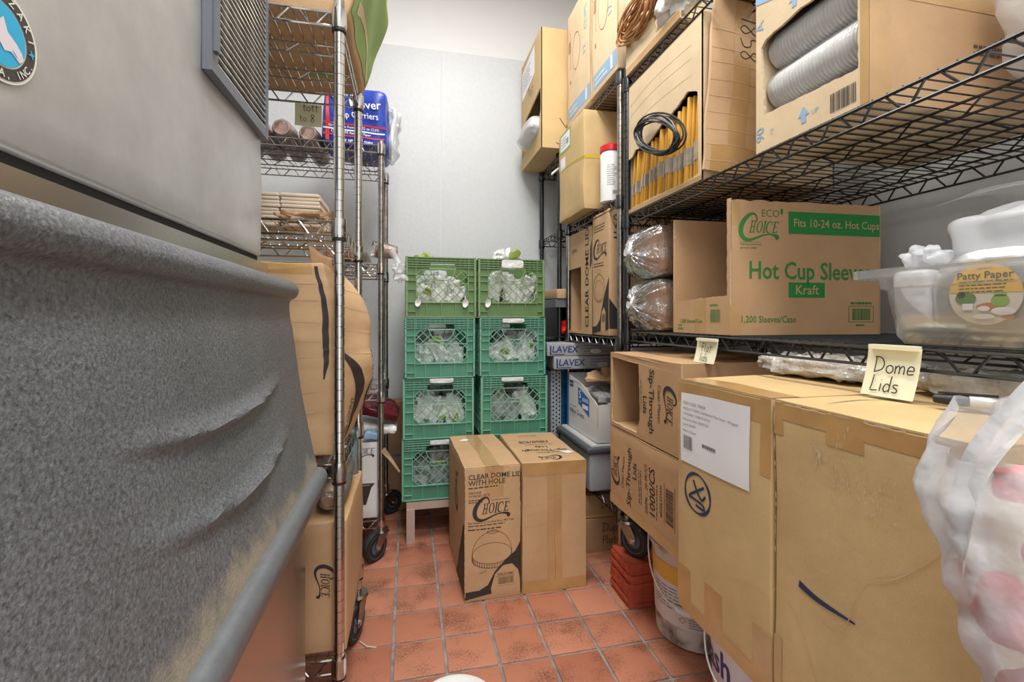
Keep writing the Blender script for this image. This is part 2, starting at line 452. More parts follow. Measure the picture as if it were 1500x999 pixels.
GL = {  # pen-stroke letters, unit height
 'D': ([[(.1, 1), (.08, .5), (.05, 0)], [(.0, .98), (.4, .95), (.62, .6), (.5, .2), (.02, 0)]], .75),
 'o': ([[(.25, .5), (.06, .36), (.08, .1), (.28, .0), (.46, .16), (.42, .42), (.25, .5)]], .56),
 'm': ([[(.05, .5), (.05, .0)], [(.05, .3), (.2, .5), (.3, .4), (.3, .0)], [(.3, .3), (.46, .5), (.58, .4), (.58, .0)]], .72),
 'e': ([[(.06, .26), (.42, .28), (.38, .48), (.2, .52), (.06, .3), (.12, .04), (.44, .08)]], .54),
 'L': ([[(.1, 1), (.06, .4), (.05, .02), (.48, .05)]], .56),
 'i': ([[(.08, .5), (.08, .0)], [(.08, .74), (.09, .70)]], .24),
 'd': ([[(.42, .4), (.2, .5), (.04, .25), (.16, .0), (.42, .15)], [(.44, 1), (.42, .0)]], .56),
 's': ([[(.36, .48), (.14, .5), (.08, .36), (.34, .2), (.28, .02), (.04, .04)]], .46),
 'F': ([[(.1, 1), (.06, .0)], [(.08, 1), (.5, 1.0)], [(.08, .55), (.4, .56)]], .56),
 'l': ([[(.1, 1), (.08, .0)]], .26),
 'a': ([[(.4, .4), (.2, .5), (.05, .25), (.16, .0), (.4, .2)], [(.42, .5), (.4, .1), (.5, .0)]], .58),
 't': ([[(.2, .85), (.18, .1), (.32, .0)], [(.02, .56), (.4, .58)]], .44),
 '1': ([[(.1, .8), (.25, 1), (.22, .0)]], .4),
 '8': ([[(.3, .55), (.08, .75), (.25, 1), (.45, .78), (.1, .25), (.28, .0), (.46, .24), (.3, .55)]], .6),
 '5': ([[(.5, 1), (.14, .98), (.1, .6), (.4, .56), (.46, .2), (.1, .0)]], .6),
 '0': ([[(.25, .55), (.05, .3), (.25, .05), (.46, .3), (.25, .55)], [(.02, .05), (.5, .6)]], .58),
 'P': ([[(.08, 1), (.05, 0)], [(.05, 1), (.42, .9), (.38, .55), (.06, .5)]], .52),
 'u': ([[(.05, .5), (.08, .05), (.34, .08), (.38, .5), (.4, .0)]], .52),
 'p': ([[(.06, .5), (.04, -.4)], [(.06, .4), (.34, .5), (.36, .1), (.06, .04)]], .5),
 'x': ([[(.02, .5), (.36, .0)], [(.36, .5), (.02, .0)]], .46),
 ' ': ([], .4)}
def S_hand(txt, size, w=0.08):
    x = 0; out = []
    for ch in txt:
        st, adv = GL[ch]
        for p in st: out.append(S_ribbon([((x + a) * size, b * size) for a, b in p], w * size, 4))
        x += adv
    return S_join(*out)
def subdiv2d(sh, mx=0.035):
    V = list(sh[0]); out = []; st = []
    for q in sh[1]:
        for i in range(1, len(q) - 1): st.append((q[0], q[i], q[i + 1]))
    mid = {}
    while st:
        a, b, c = st.pop()
        L_ = [math.dist(V[a], V[b]), math.dist(V[b], V[c]), math.dist(V[c], V[a])]; m_ = max(L_)
        if m_ < mx or len(V) > 6000: out.append((a, b, c)); continue
        if L_[1] == m_: a, b, c = b, c, a
        elif L_[2] == m_: a, b, c = c, a, b
        k = (min(a, b), max(a, b))
        if k not in mid: mid[k] = len(V); V.append(((V[a][0] + V[b][0]) / 2, (V[a][1] + V[b][1]) / 2))
        d = mid[k]; st.append((a, d, c)); st.append((d, b, c))
    return (V, out)

# ---- soft-edged box with print on its faces
class Carton:
    """origin at the middle of the base; faces front (-y) back left (-x) right (+x) top"""
    def __init__(s, name, label, cat, size, loc, rz=0, m='card', r=0.004, amp=0.0018, seed=None, group=None, warp=None, step=0.035, body=True, rot=None):
        s.root = thing(name, label, cat, loc, rz, group, rot)
        s.w, s.d, s.h = size; s.r = r; s.amp = amp; s.m = m; s.warp = warp
        s.seed = seed if seed is not None else random.uniform(0, 50); s.step = step
        if body: s.make_body()
    def D(s, p):
        p = Vector(p)
        if s.amp:
            q = Vector((p.x, p.y, p.z)); f = 7.0
            p = p + Vector((nz(q, f, s.seed), nz(q, f, s.seed + 9), nz(q, f, s.seed + 21))) * s.amp * 2
            if p.z < 0.004: p.z = max(p.z, 0.0)
        if s.warp: p = s.warp(p, s)
        return p
    def axis(s, a):
        r = s.r; n = max(1, int((2 * a - 2 * r) / s.step)); L_ = [-a, -a + 0.3 * r]
        L_ += [-a + r + (2 * a - 2 * r) * i / n for i in range(n + 1)]; return L_ + [a - 0.3 * r, a]
    def make_body(s, name='body', m=None):
        hx, hy, hz = s.w / 2, s.d / 2, s.h / 2; r = s.r
        A = [s.axis(hx), s.axis(hy), s.axis(hz)]; vi = {}; V = []; F = []
        def vert(i, j, k):
            key = (i, j, k)
            if key not in vi:
                p = Vector((A[0][i], A[1][j], A[2][k]))
                c = Vector([max(-h + r, min(h - r, x)) for x, h in zip(p, (hx, hy, hz))])
                n = p - c; p = c + n.normalized() * r if n.length > 1e-9 else c
                vi[key] = len(V); V.append(s.D((p.x, p.y, p.z + hz)))
            return vi[key]
        n0, n1, n2 = len(A[0]), len(A[1]), len(A[2])
        for i in range(n0 - 1):
            for j in range(n1 - 1):
                for k, up in ((0, 0), (n2 - 1, 1)):
                    q = (vert(i, j, k), vert(i + 1, j, k), vert(i + 1, j + 1, k), vert(i, j + 1, k)); F.append(q if up else q[::-1])
        for i in range(n0 - 1):
            for k in range(n2 - 1):
                for j, fl in ((0, 0), (n1 - 1, 1)):
                    q = (vert(i, j, k), vert(i + 1, j, k), vert(i + 1, j, k + 1), vert(i, j, k + 1)); F.append(q[::-1] if fl else q)
        for j in range(n1 - 1):
            for k in range(n2 - 1):
                for i, fl in ((0, 0), (n0 - 1, 1)):
                    q = (vert(i, j, k), vert(i, j + 1, k), vert(i, j + 1, k + 1), vert(i, j, k + 1)); F.append(q if fl else q[::-1])
        return MB().add(V, F).build(name, m or s.m, s.root, True, ang=0.9)
    def P(s, face, u, v, n=0.0):
        w, d, h = s.w, s.d, s.h
        p = {'front': (-w / 2 + u, -d / 2 - n, v), 'back': (w / 2 - u, d / 2 + n, v), 'left': (-w / 2 - n, d / 2 - u, v),
             'right': (w / 2 + n, -d / 2 + u, v), 'top': (-w / 2 + u, -d / 2 + v, h + n), 'bottom': (-w / 2 + u, d / 2 - v, -n)}[face]
        return s.D(p)
    def print(s, face, sh, m, name='printed_text', off=0.0009, mx=0.03, label=None, parent=None):
        V, F = subdiv2d(sh, mx if s.step > 0.02 else 0.010)
        o = MB().add([s.P(face, u, v, off) for u, v in V], F).build(name, m, parent or s.root)
        if label: o['label'] = label
        if name in ('small_print', 'scuff_marks', 'barcode', 'worn_edge', 'printed_text', 'lid_drawing'): o['kind'] = 'stuff'
        return o
    def tape(s, face, u0, v0, u1, v1, m='tape', name='tape', off=0.0005):
        return s.print(face, S_rect(u0, v0, u1, v1), m, name, off)
    def slab(s, face, u0, v0, u1, v1, t=0.003, m=None, name='flap'):
        nu = max(1, int((u1 - u0) / 0.04)); nv = max(1, int((v1 - v0) / 0.04)); V = []; F = []
        U = [u0 + (u1 - u0) * i / nu for i in range(nu + 1)]; W = [v0 + (v1 - v0) * i / nv for i in range(nv + 1)]
        for n in (-0.001, t):
            for b in W:
                for a in U: V.append(s.P(face, a, b, n))
        k = (nu + 1) * (nv + 1); ix = lambda i, j, l: l * k + j * (nu + 1) + i
        for j in range(nv):
            for i in range(nu):
                F.append((ix(i, j, 1), ix(i + 1, j, 1), ix(i + 1, j + 1, 1), ix(i, j + 1, 1)))
        for i in range(nu):
            F.append((ix(i, 0, 0), ix(i + 1, 0, 0), ix(i + 1, 0, 1), ix(i, 0, 1))); F.append((ix(i + 1, nv, 0), ix(i, nv, 0), ix(i, nv, 1), ix(i + 1, nv, 1)))
        for j in range(nv):
            F.append((ix(0, j + 1, 0), ix(0, j, 0), ix(0, j, 1), ix(0, j + 1, 1))); F.append((ix(nu, j, 0), ix(nu, j + 1, 0), ix(nu, j + 1, 1), ix(nu, j, 1)))
        return MB().add(V, F).build(name, m or s.m, s.root)
    def panels(s, spec, t=0.005, name='body', m=None, inner=None):
        """walls of an opened box: spec maps a face to True or to 2D loops; thickness goes inward; torn holes get a ragged pale edge"""
        mb = MB(); ed = MB()
        size = {'front': (s.w, s.h), 'back': (s.w, s.h), 'left': (s.d, s.h), 'right': (s.d, s.h), 'top': (s.w, s.d), 'bottom': (s.w, s.d)}
        ins = {'front': (0.0007, 0.0003), 'back': (0.0007, 0.0003), 'left': (0, 0.0005), 'right': (0, 0.0005), 'top': (0.0011, 0.0011), 'bottom': (0.0011, 0.0011)}
        for f, sp in spec.items():
            a, b = size[f]; loops = [[(0, 0), (a, 0), (a, b), (0, b)]] if sp is True else [list(l) for l in sp]
            eu, ev = ins[f]
            if sp is not True:
                rnd = random.Random(int(s.seed * 10) + 1)
                for li in range(len(loops)):
                    l = loops[li]; out = []
                    for i in range(len(l)):
                        p, q = l[i], l[(i + 1) % len(l)]; n = max(1, int(math.dist(p, q) / 0.012)); onb = lambda z: z[0] in (0, a) or z[1] in (0, b)
                        for k in range(n):
                            x = p[0] + (q[0] - p[0]) * k / n; y = p[1] + (q[1] - p[1]) * k / n
                            if not (x < 1e-6 or y < 1e-6 or x > a - 1e-6 or y > b - 1e-6): x += rnd.uniform(-1, 1) * 0.0014; y += rnd.uniform(-1, 1) * 0.0014
                            out.append((x, y))
                    loops[li] = out
            loops = [[(eu + x * (a - 2 * eu) / a, ev + y * (b - 2 * ev) / b) for x, y in l] for l in loops]
            k0 = len(mb.f); mb.prism(loops, t, lambda u, v, w_, f=f: s.P(f, u, v, -t + w_))
            sides = [q for q in mb.f[k0:] if len(q) == 4]; mb.f = mb.f[:k0] + [q for q in mb.f[k0:] if len(q) == 3]
            ed.v = mb.v; ed.f += sides
        o = mb.build(name, m or s.m, s.root); ed.build('cut_edge', 'card_edge', s.root)
        return o
    def wear(s, face, side, lo=0.0, hi=1.0, seed=1):
        """pale rubbed patches along one edge of a face"""
        size = {'front': (s.w, s.h), 'left': (s.d, s.h), 'right': (s.d, s.h), 'top': (s.w, s.d)}[face]; a, b = size; rnd = random.Random(seed)
        L_ = a if side in ('up', 'down') else b; x = lo * L_; sh = []
        while x < hi * L_:
            l = rnd.uniform(0.006, 0.03); wv = rnd.uniform(0.0012, 0.0034); k = min(x + l, hi * L_)
            pts = [(x, 0), ((x + k) / 2, 0.0), (k, 0)]; ws = [0.0004, wv, 0.0004]
            r_ = S_ribbon([(p, 0.0016) for p, _ in pts], ws, 3)
            f = {'up': lambda p: (p[0], b - p[1]), 'down': lambda p: (p[0], p[1]), 'lo': lambda p: (p[1], p[0]), 'hi': lambda p: (a - p[1], p[0])}[side]
            sh.append(([f(p) for p in r_[0]], r_[1])); x = k + rnd.uniform(0.0, 0.02)
        return s.print(face, S_join(*sh), 'card_edge', 'worn_edge', 0.0016)

def wire(mb, p, q, r, n=4): mb.tube([p, q], r, n)

# ---- crumpled bag / packet
def crumple(name, hx, hy, hz, m, loc=(0, 0, 0), rot=(0, 0, 0), amp=0.02, f=9.0, seed=1.0, parent=None, e=0.55, sub=22, pinch=0.0, flat=True):
    V = []; F = []; nu, nv = sub * 2, sub
    sg = lambda x, p: math.copysign(abs(x) ** p, x)
    for j in range(nv + 1):
        ph = -PI / 2 + PI * j / nv
        for i in range(nu):
            th = 2 * PI * i / nu
            x = sg(math.cos(ph), e) * sg(math.cos(th), e); y = sg(math.cos(ph), e) * sg(math.sin(th), e); z = sg(math.sin(ph), e)
            p = Vector((x * hx, y * hy, z * hz))
            if pinch and z > 0.2: k = 1 - pinch * ((z - 0.2) / 0.8); p.x *= k; p.y *= k
            n1 = nz(p, f, seed); n2 = nz(p, f * 2.7, seed + 3)
            n = Vector((x, y, z)).normalized()
            p += n * amp * (abs(n1) * 1.4 - 0.5 + 0.55 * n2)
            if flat: p.z = max(p.z, -hz)
            V.append(p)
    for j in range(nv):
        for i in range(nu):
            i2 = (i + 1) % nu; F.append((j * nu + i, j * nu + i2, (j + 1) * nu + i2, (j + 1) * nu + i))
    return MB().add(V, F).build(name, m, parent, True, loc, rot, ang=0.6)

# ---- nested paper cups lying along +y, bottom cup towards -y
def cup_profile(n, r0, r1, pitch, depth=0.09):
    pr = [(r0 * 0.86, 0.006), (r0 * 0.9, 0.0), (r0, 0.0)]
    for i in range(n):
        z = depth + i * pitch
        pr += [(r1 - 0.0022, z - 0.004), (r1 + 0.0015, z - 0.003), (r1 + 0.0018, z + 0.001), (r1 - 0.0022, z + 0.0018)]
    return pr
def cup_sleeve(label, loc, n, m='cup_white', r0=0.028, r1=0.042, pitch=0.012, rot=(-PI / 2, 0, 0), group=None, film=True, name='cup_sleeve', depth=0.09, fm='film'):
    t = thing(name, label, 'paper cups', loc, 0, group, rot)
    MB().lathe(cup_profile(n, r0, r1, pitch, depth), 28).build('cup_stack', m, t, True)
    if film:
        L_ = depth + n * pitch; V = []; F = []; k = 26; q = 16
        for j in range(q + 1):
            z = -0.012 + (L_ + 0.02) * j / q
            rr = (r0 + (r1 - r0) * min(1, max(0, z) / depth)) + 0.005
            if j == 0: rr *= 0.45
            for i in range(k):
                a = 2 * PI * i / k; e = 1 + 0.06 * nz((math.cos(a) * 2, math.sin(a) * 2, z * 18), 1, loc[0] * 3)
                V.append((rr * e * math.cos(a), rr * e * math.sin(a), z))
        for j in range(q):
            for i in range(k): i2 = (i + 1) % k; F.append((j * k + i, j * k + i2, (j + 1) * k + i2, (j + 1) * k + i))
        MB().add(V, F).build('plastic_wrap', fm, t, True)
    return t

# ---- wire shelving
POSTS = {}
def post_mesh(z0, z1):
    key = round(z1 - z0, 3)
    if key not in POSTS:
        r = 0.0127; pr = [(r, 0)]; z = 0.02
        while z < key - 0.02:
            pr += [(r, z - 0.0014), (r - 0.0016, z - 0.0007), (r - 0.0016, z + 0.0007), (r, z + 0.0014)]; z += 0.0254
        pr += [(r, key - 0.004), (r - 0.002, key)]
        POSTS[key] = MB().lathe(pr, 16)
    return POSTS[key]
def zig(mb, p, q, drop, pitch, r):
    P, Q = Vector(p), Vector(q); L_ = (Q - P).length; n = max(2, int(round(L_ / pitch))); pts = []
    d = (Q - P) / n; dn = Vector((0, 0, -drop))
    for i in range(n):
        a = P + d * i
        pts += [a + d * 0.06, a + d * 0.18, a + d * 0.44 + dn, a + d * 0.62 + dn, a + d * 0.94]
    mb.tube(pts, r, 5)
def rack(name, label, x0, x1, y0, y1, zs, pz0, pz1, long='x', m='chrome', pm='chrome', group=None, mids=2, skip_left=False, casters=(), feet=True):
    t = thing(name, label, 'shelving unit', ((x0 + x1) / 2, (y0 + y1) / 2, 0), 0, group)
    cx, cy = (x0 + x1) / 2, (y0 + y1) / 2; a, b = (x1 - x0) / 2, (y1 - y0) / 2
    me = None
    for sx in (-1, 1):
        for sy in (-1, 1):
            if me is None:
                o = post_mesh(pz0, pz1).build('post', pm, t, True, (sx * a, sy * b, pz0), ang=0.5); me = o.data
            else: o = link('post', me, t, (sx * a, sy * b, pz0))
            if feet and pz0 < 0.1: MB().lathe([(0.02, 0), (0.02, 0.012), (0.008, 0.016), (0.008, 0.03)], 12).build('foot', 'black_plastic', o, False, (0, 0, -0.02))
    proto = None
    for z in zs:
        if proto is None:
            sh = MB(); dr = 0.033
            for dz, r in ((0, 0.0033), (-dr, 0.0033)):
                for s_ in (-1, 1):
                    wire(sh, (-a, s_ * b, dz), (a, s_ * b, dz), r, 6); wire(sh, (s_ * a, -b, dz), (s_ * a, b, dz), r, 6)
            proto = sh.build('shelf', m, t, True, (0, 0, z))
            tr = MB()
            for s_ in (-1, 1):
                zig(tr, (-a + 0.02, s_ * b, 0), (a - 0.02, s_ * b, 0), dr, 0.086, 0.0025); zig(tr, (s_ * a, -b + 0.02, 0), (s_ * a, b - 0.02, 0), dr, 0.086, 0.0025)
            tr.build('zigzag_truss', m, proto, True)
            g = MB(); L_ = a if long == 'x' else b; S_ = b if long == 'x' else a
            n = int(2 * L_ / 0.0265)
            for i in range(1, n):
                q = -L_ + 2 * L_ * i / n
                if long == 'x': wire(g, (q, -S_, 0.004), (q, S_, 0.004), 0.0019)
                else: wire(g, (-S_, q, 0.004), (S_, q, 0.004), 0.0019)
            g.build('wire_grid', m, proto)
            for k in range(mids):
                q = -S_ + 2 * S_ * (k + 1) / (mids + 1); mt = MB()
                A, B = ((-L_, q, -0.002), (L_, q, -0.002)) if long == 'x' else ((q, -L_, -0.002), (q, L_, -0.002))
                wire(mt, A, B, 0.0028, 5); dn = lambda p: (p[0], p[1], p[2] - 0.026)
                wire(mt, dn(A), dn(B), 0.0028, 5); zig(mt, A, B, 0.026, 0.12, 0.0022)
                mt.build('support_truss', m, proto, True)
            cm = None
            for sx in (-1, 1):
                for sy in (-1, 1):
                    if cm is None:
                        c_ = MB().lathe([(0.0135, 0.006), (0.0175, 0.006), (0.0185, -0.03), (0.0165, -0.04), (0.0135, -0.04)], 16, None, False, False).build('corner_collar', m, proto, True, (sx * a, sy * b, 0)); cm = c_.data
                    else: link('corner_collar', cm, proto, (sx * a, sy * b, 0))
                    MB().lathe([(0.0136, -0.048), (0.0166, -0.047), (0.0166, -0.041), (0.0136, -0.04)], 14, None, False, False).build('clip_ring', 'black_plastic', proto, True, (sx * a, sy * b, 0))
        else:
            c_ = copy_tree(proto, t); c_.location = (0, 0, z)
    for (sx, sy, ang, base) in casters:
        caster(t, sx * a, sy * b, pz0, ang, base)
    return t
def caster(t, x, y, z, ang, base):
    c = MB(); c.lathe([(0.012, z - base), (0.012, z - base - 0.012), (0.032, z - base - 0.014), (0.034, z - base - 0.024), (0.028, z - base - 0.03)], 18)
    top = z - base - 0.026; R = 0.0635
    for s_ in (-1, 1):
        c.prism([[(-0.03, top), (0.03, top), (0.052, R + 0.012), (0.048, R - 0.014), (0.026, R - 0.016)]], 0.003, lambda u, v, w, s_=s_: (u, s_ * 0.021 + w - 0.0015, v))
    c.box(-0.03, 0.03, -0.0225, 0.0225, top - 0.004, top)
    o = c.build('caster', 'chrome_worn', t, True, (x, y, base), (0, 0, ang))
    mx = Matrix.Translation((0.038, 0, R)) @ Matrix.Rotation(PI / 2, 4, 'X')
    MB().lathe([(0.030, -0.0155), (0.052, -0.0155), (0.060, -0.014), (R, -0.008), (R, 0.008), (0.060, 0.014), (0.052, 0.0155), (0.030, 0.0155)], 30, mx, False, False).build('tyre', 'rubber', o, True)
    MB().lathe([(0.004, -0.012), (0.040, -0.013), (0.048, -0.0165), (0.048, 0.0165), (0.040, 0.013), (0.004, 0.012)], 26, mx).build('wheel_hub', 'wheel_hub', o, True)
    MB().lathe([(0.009, -0.027), (0.009, 0.027)], 8, mx).build('axle_bolt', 'chrome', o, True)
    b = MB(); b.prism([[(-0.05, 0), (-0.02, -0.004), (0.03, 0.01), (0.03, 0.016), (-0.02, 0.006), (-0.05, 0.008)]], 0.03, lambda u, v, w: (-u + 0.02, w - 0.015, v + top - 0.012))
    b.build('brake_lever', 'chrome_worn', o)

# ================================================================== SETTING
WY, WR, WL, CZ = 2.80, 1.47, -1.30, 3.10
fl = struct(MB().box(WL, WR, -1.2, WY, -0.05, -0.004).build('floor', 'grout'))
tm = None
for i in range(-8, 10):
    for j in range(-7, 9):
        x = -0.047 + 0.1608 * i; y = 1.404 + 0.1625 * j
        if x + 0.08 < WL or x + 0.1 > WR or y + 0.15 > WY + 0.02: continue
        if tm is None:
            c = Carton('floor_tile_proto', 'x', 'x', (0.1515, 0.153, 0.008), (0, 0, 0), r=0.002, amp=0, step=0.2, m='floor_tile')
            b = c.root.children[0]; tm = b.data; bpy.data.objects.remove(b); bpy.data.objects.remove(c.root)
        o = link('floor_tile', tm, fl, (x + 0.0804, y + 0.0812, -0.008 + random.uniform(-0.0006, 0.0006)), (random.uniform(-.003, .003), random.uniform(-.003, .003), random.choice((0, PI / 2, PI)) if False else 0))
wb = struct(MB().box(WL - 0.1, WR + 0.1, WY, WY + 0.1, -0.05, CZ).build('wall_back', 'paint'))
for x0, x1 in ((WL, 0.188), (0.191, WR)):
    MB().box(x0, x1, WY - 0.004, WY, 0.0, 2.645).build('wall_panel', 'frp', wb)
struct(MB().box(WR, WR + 0.1, -1.2, WY, -0.05, CZ).build('wall_right', 'frp'))
struct(MB().box(WL - 0.1, WL, -1.2, WY, -0.05, CZ).build('wall_left', 'paint'))
struct(MB().box(WL - 0.1, WR + 0.1, -1.2, WY + 0.1, CZ, CZ + 0.1).build('ceiling', 'ceiling'))
for i, y in enumerate((1.35, -0.35)):
    t = thing('ceiling_light', ('flat white ceiling light panel above the aisle', 'flat white ceiling light panel nearer the entrance')[i], 'ceiling light', (0.25, y, CZ))
    MB().box(-0.31, 0.31, -0.61, 0.61, -0.028, 0).build('housing', 'white_plastic', t)
    MB().box(-0.28, 0.28, -0.58, 0.58, -0.031, -0.0285).build('diffuser', 'light_diffuser', t)

# ================================================================== ICE MACHINE (left)
t = thing('ice_machine', 'brushed steel ice machine head with round badge and louvred vent', 'ice machine', (0, 0, 1.194))
C0 = Carton('steel_body', 'x', 'x', (0.67, 1.555, 0.86), (-0.645, 0.3275, 0), m='steel', r=0.006, amp=0.0012, seed=4)
b = C0.root.children[0]; b.parent = t; b.name = 'steel_body'; b.location = (-0.645, 0.3275, 0); bpy.data.objects.remove(C0.root)
fr = lambda u, v, w: (-0.309 + w, u, v - 1.194)
vent = MB().prism([[(0.803, 1.443), (1.101, 1.443), (1.101, 2.0), (0.803, 2.0)], [(0.828, 1.463), (0.828, 1.985), (1.09, 1.985), (1.09, 1.463)]], 0.014, fr).build('vent_frame', 'vent_frame', t)
MB().prism([[(0.826, 1.46), (1.092, 1.46), (1.092, 1.988), (0.826, 1.988)]], 0.002, fr).build('vent_backing', 'vent_dark', vent)
MB().prism([[(0.808, 1.475), (0.819, 1.475), (0.819, 1.98), (0.808, 1.98)]], 0.020, fr).build('vent_clip', 'vent_frame', vent)
MB().prism([[(0.8195, 1.475), (0.8225, 1.475), (0.8225, 1.98), (0.8195, 1.98)]], 0.0146, fr).build('vent_slot', 'vent_dark', vent)
lm = None; z = 1.470
while z < 1.98:
    if lm is None:
        o = MB().add([(0.003, 0.829, 0), (0.012, 0.829, -0.0045), (0.012, 0.829, -0.0025), (0.003, 0.829, 0.0014), (0.003, 1.089, 0), (0.012, 1.089, -0.0045), (0.012, 1.089, -0.0025), (0.003, 1.089, 0.0014)],
                     [(0, 1, 2, 3), (7, 6, 5, 4), (0, 4, 5, 1), (1, 5, 6, 2), (2, 6, 7, 3), (3, 7, 4, 0)]).build('slat', 'louvre', vent, False, (-0.309, 0, z - 1.194)); lm = o.data
    else: link('slat', lm, vent, (-0.309, 0, z - 1.194))
    z += 0.0128
# badge
def badge_print(sh, m, n, name):
    V, F = sh
    return MB().add([(-0.3088 + n, 0.4385 + u, 1.281 + v - 1.194) for u, v in V], F).build(name, m, bd)
bd = MB().prism([[(0.037 * math.cos(2 * PI * i / 48), 0.037 * math.sin(2 * PI * i / 48)) for i in range(48)]], 0.0012, lambda u, v, w: (-0.3092 + w, 0.4385 + u, 1.281 + v - 1.194)).build('badge', 'badge_cream', t)
bd['label'] = 'round blue and black maker badge'
badge_print(S_ellipse(0, 0, 0.0345, 0.0345, 48, (0.0255, 0.0255)), 'badge_dark', 0.0012, 'badge_ring')
badge_print(S_ellipse(0, 0, 0.0243, 0.0243, 40), 'badge_blue', 0.0012, 'badge_field')
badge_print(S_poly([[(0.002, 0.014), (0.006, 0.004), (0.0145, -0.001), (0.02, -0.006), (0.022, -0.011), (0.0175, -0.015), (0.009, -0.01), (0.003, -0.012), (-0.004, -0.004), (-0.003, 0.008)]]), 'badge_pink', 0.0016, 'badge_figure')
badge_print(S_poly([[(0.010, -0.007), (0.014, -0.0105), (0.0165, -0.013), (0.012, -0.0105)]]), 'badge_blue', 0.0019, 'badge_figure')
badge_print(S_poly([[(0.030 + (0.0042 if k % 2 == 0 else 0.0013) * math.cos(k * PI / 4 + 0.3), -0.0015 + (0.0042 if k % 2 == 0 else 0.0013) * math.sin(k * PI / 4 + 0.3)) for k in range(8)]]), 'badge_blue', 0.0018, 'badge_star')
L1 = []
for k, ch in enumerate('HOSHIZAKI'):
    a = math.radians(162 - k * 18.2); L1.append(S_move(S_text(ch, 0.0088, 0.012, 0, 'CENTER'), 0.0272 * math.cos(a), 0.0272 * math.sin(a), 1, a - PI / 2))
for k, ch in enumerate('AMERICA, INC.'):
    if ch == ' ': continue
    a = math.radians(206 + k * 10.8); L1.append(S_move(S_text(ch, 0.0082, 0.012, 0, 'CENTER'), 0.0330 * math.cos(a), 0.0330 * math.sin(a), 1, a + PI / 2))
badge_print(S_join(*L1), 'badge_cream', 0.0018, 'badge_lettering')

t = thing('ice_bin', 'steel ice storage bin with ribbed grey plastic door under the machine', 'ice bin', (0, 0, 0))
MB().box(-0.98, -0.220, -0.45, 1.098, 0.06, 0.668).build('steel_cabinet', 'steel_smooth', t)
MB().box(-0.98, -0.305, -0.45, 1.10, 0.668, 1.10).build('bin_wall', 'steel_dark', t)
MB().box(-0.98, -0.296, -0.45, 1.10, 1.10, 1.176).build('collar', 'steel_smooth', t); MB().box(-0.296, -0.2945, -0.45, 1.10, 1.150, 1.1535).build('collar_bead', 'steel_dark', t)
MB().box(-0.98, -0.318, -0.45, 1.104, 1.176, 1.194).build('gasket', 'vent_dark', t)
for y in (-0.40, 1.04):
    for x in (-0.94, -0.26): MB().lathe([(0.016, 0.0), (0.02, 0.004), (0.02, 0.06)], 12).build('leg', 'black_plastic', t, True, (x, y, 0))
prof = [(-0.262, 1.098), (-0.279, 1.108), (-0.284, 1.124), (-0.275, 1.139), (-0.260, 1.1435), (-0.245, 1.137), (-0.238, 1.122), (-0.243, 1.107), (-0.255, 1.098), (-0.2575, 1.085), (-0.2555, 1.06), (-0.250, 1.03), (-0.2425, 0.97), (-0.233, 0.90), (-0.2225, 0.84), (-0.211, 0.78), (-0.2, 0.73), (-0.199, 0.715)]
pc = catmull([(a, b, 0) for a, b in prof], 7)
def rib(y, z):
    best = 0
    for (ya, za, ym, zm, yb, zb) in ((0.44, 0.952, 0.66, 0.922, 0.965, 0.946), (0.45, 0.860, 0.66, 0.822, 0.965, 0.848)):
        if y < ya or y > yb: continue
        tt = (y - ya) / (yb - ya); zc = za * (1 - tt) * (1 - 2 * tt) + zm * 4 * tt * (1 - tt) + zb * tt * (2 * tt - 1)
        h = 0.015 * max(0, math.sin(PI * tt ** 1.25)) ** 0.8; dz = z - zc
        if 0 <= dz < 0.028: best = max(best, h * (1 - dz / 0.028) ** 1.8)
        elif -0.011 < dz < 0: best = max(best, h * (1 + dz / 0.011))
    return best
ny = 210; Y0, Y1 = -0.45, 1.12; V = []; F = []; k = len(pc)
# finer rows on the face so the ribs read
rows = []
for i in range(k - 1):
    a, b = pc[i], pc[i + 1]; n = max(1, int((b - a).length / 0.0045)); rows += [a + (b - a) * q / n for q in range(n)]
rows.append(pc[-1]); rows += [Vector((-0.225, 0.715, 0)), Vector((-0.29, 0.80, 0)), Vector((-0.29, 1.09, 0))]; k = len(rows)
for i in range(ny + 1):
    y = Y0 + (Y1 - Y0) * i / ny
    for p in rows:
        d = rib(y, p.y) if p.x > -0.26 and p.y < 1.0 else 0
        V.append((p.x + d, y, p.y + d * 0.2))
for i in range(ny):
    for j in range(k):
        j2 = (j + 1) % k; F.append((i * k + j, i * k + j2, (i + 1) * k + j2, (i + 1) * k + j))
F.append(tuple(range(k))); F.append(tuple(ny * k + j for j in range(k - 1, -1, -1)))
door = MB().add(V, F).build('door', 'bin_plastic', t, True, ang=0.9)
door['label'] = 'grey pebbled plastic door with two curved ribs'
fp = [(-0.216, 0.712), (-0.198, 0.7235), (-0.183, 0.721), (-0.175, 0.707), (-0.177, 0.688), (-0.184, 0.668), (-0.195, 0.655), (-0.216, 0.655)]
fc = catmull([(a - 0.003, b + 0.002, 0) for a, b in fp], 4); k = len(fc); V = [(p.x, y, p.y) for y in (Y0, 1.118) for p in fc]
MB().add(V, [(j, (j + 1) % k, k + (j + 1) % k, k + j) for j in range(k)] + [tuple(range(k)), tuple(2 * k - 1 - j for j in range(k))]).build('door_flange', 'bin_trim', t, True, ang=0.9)

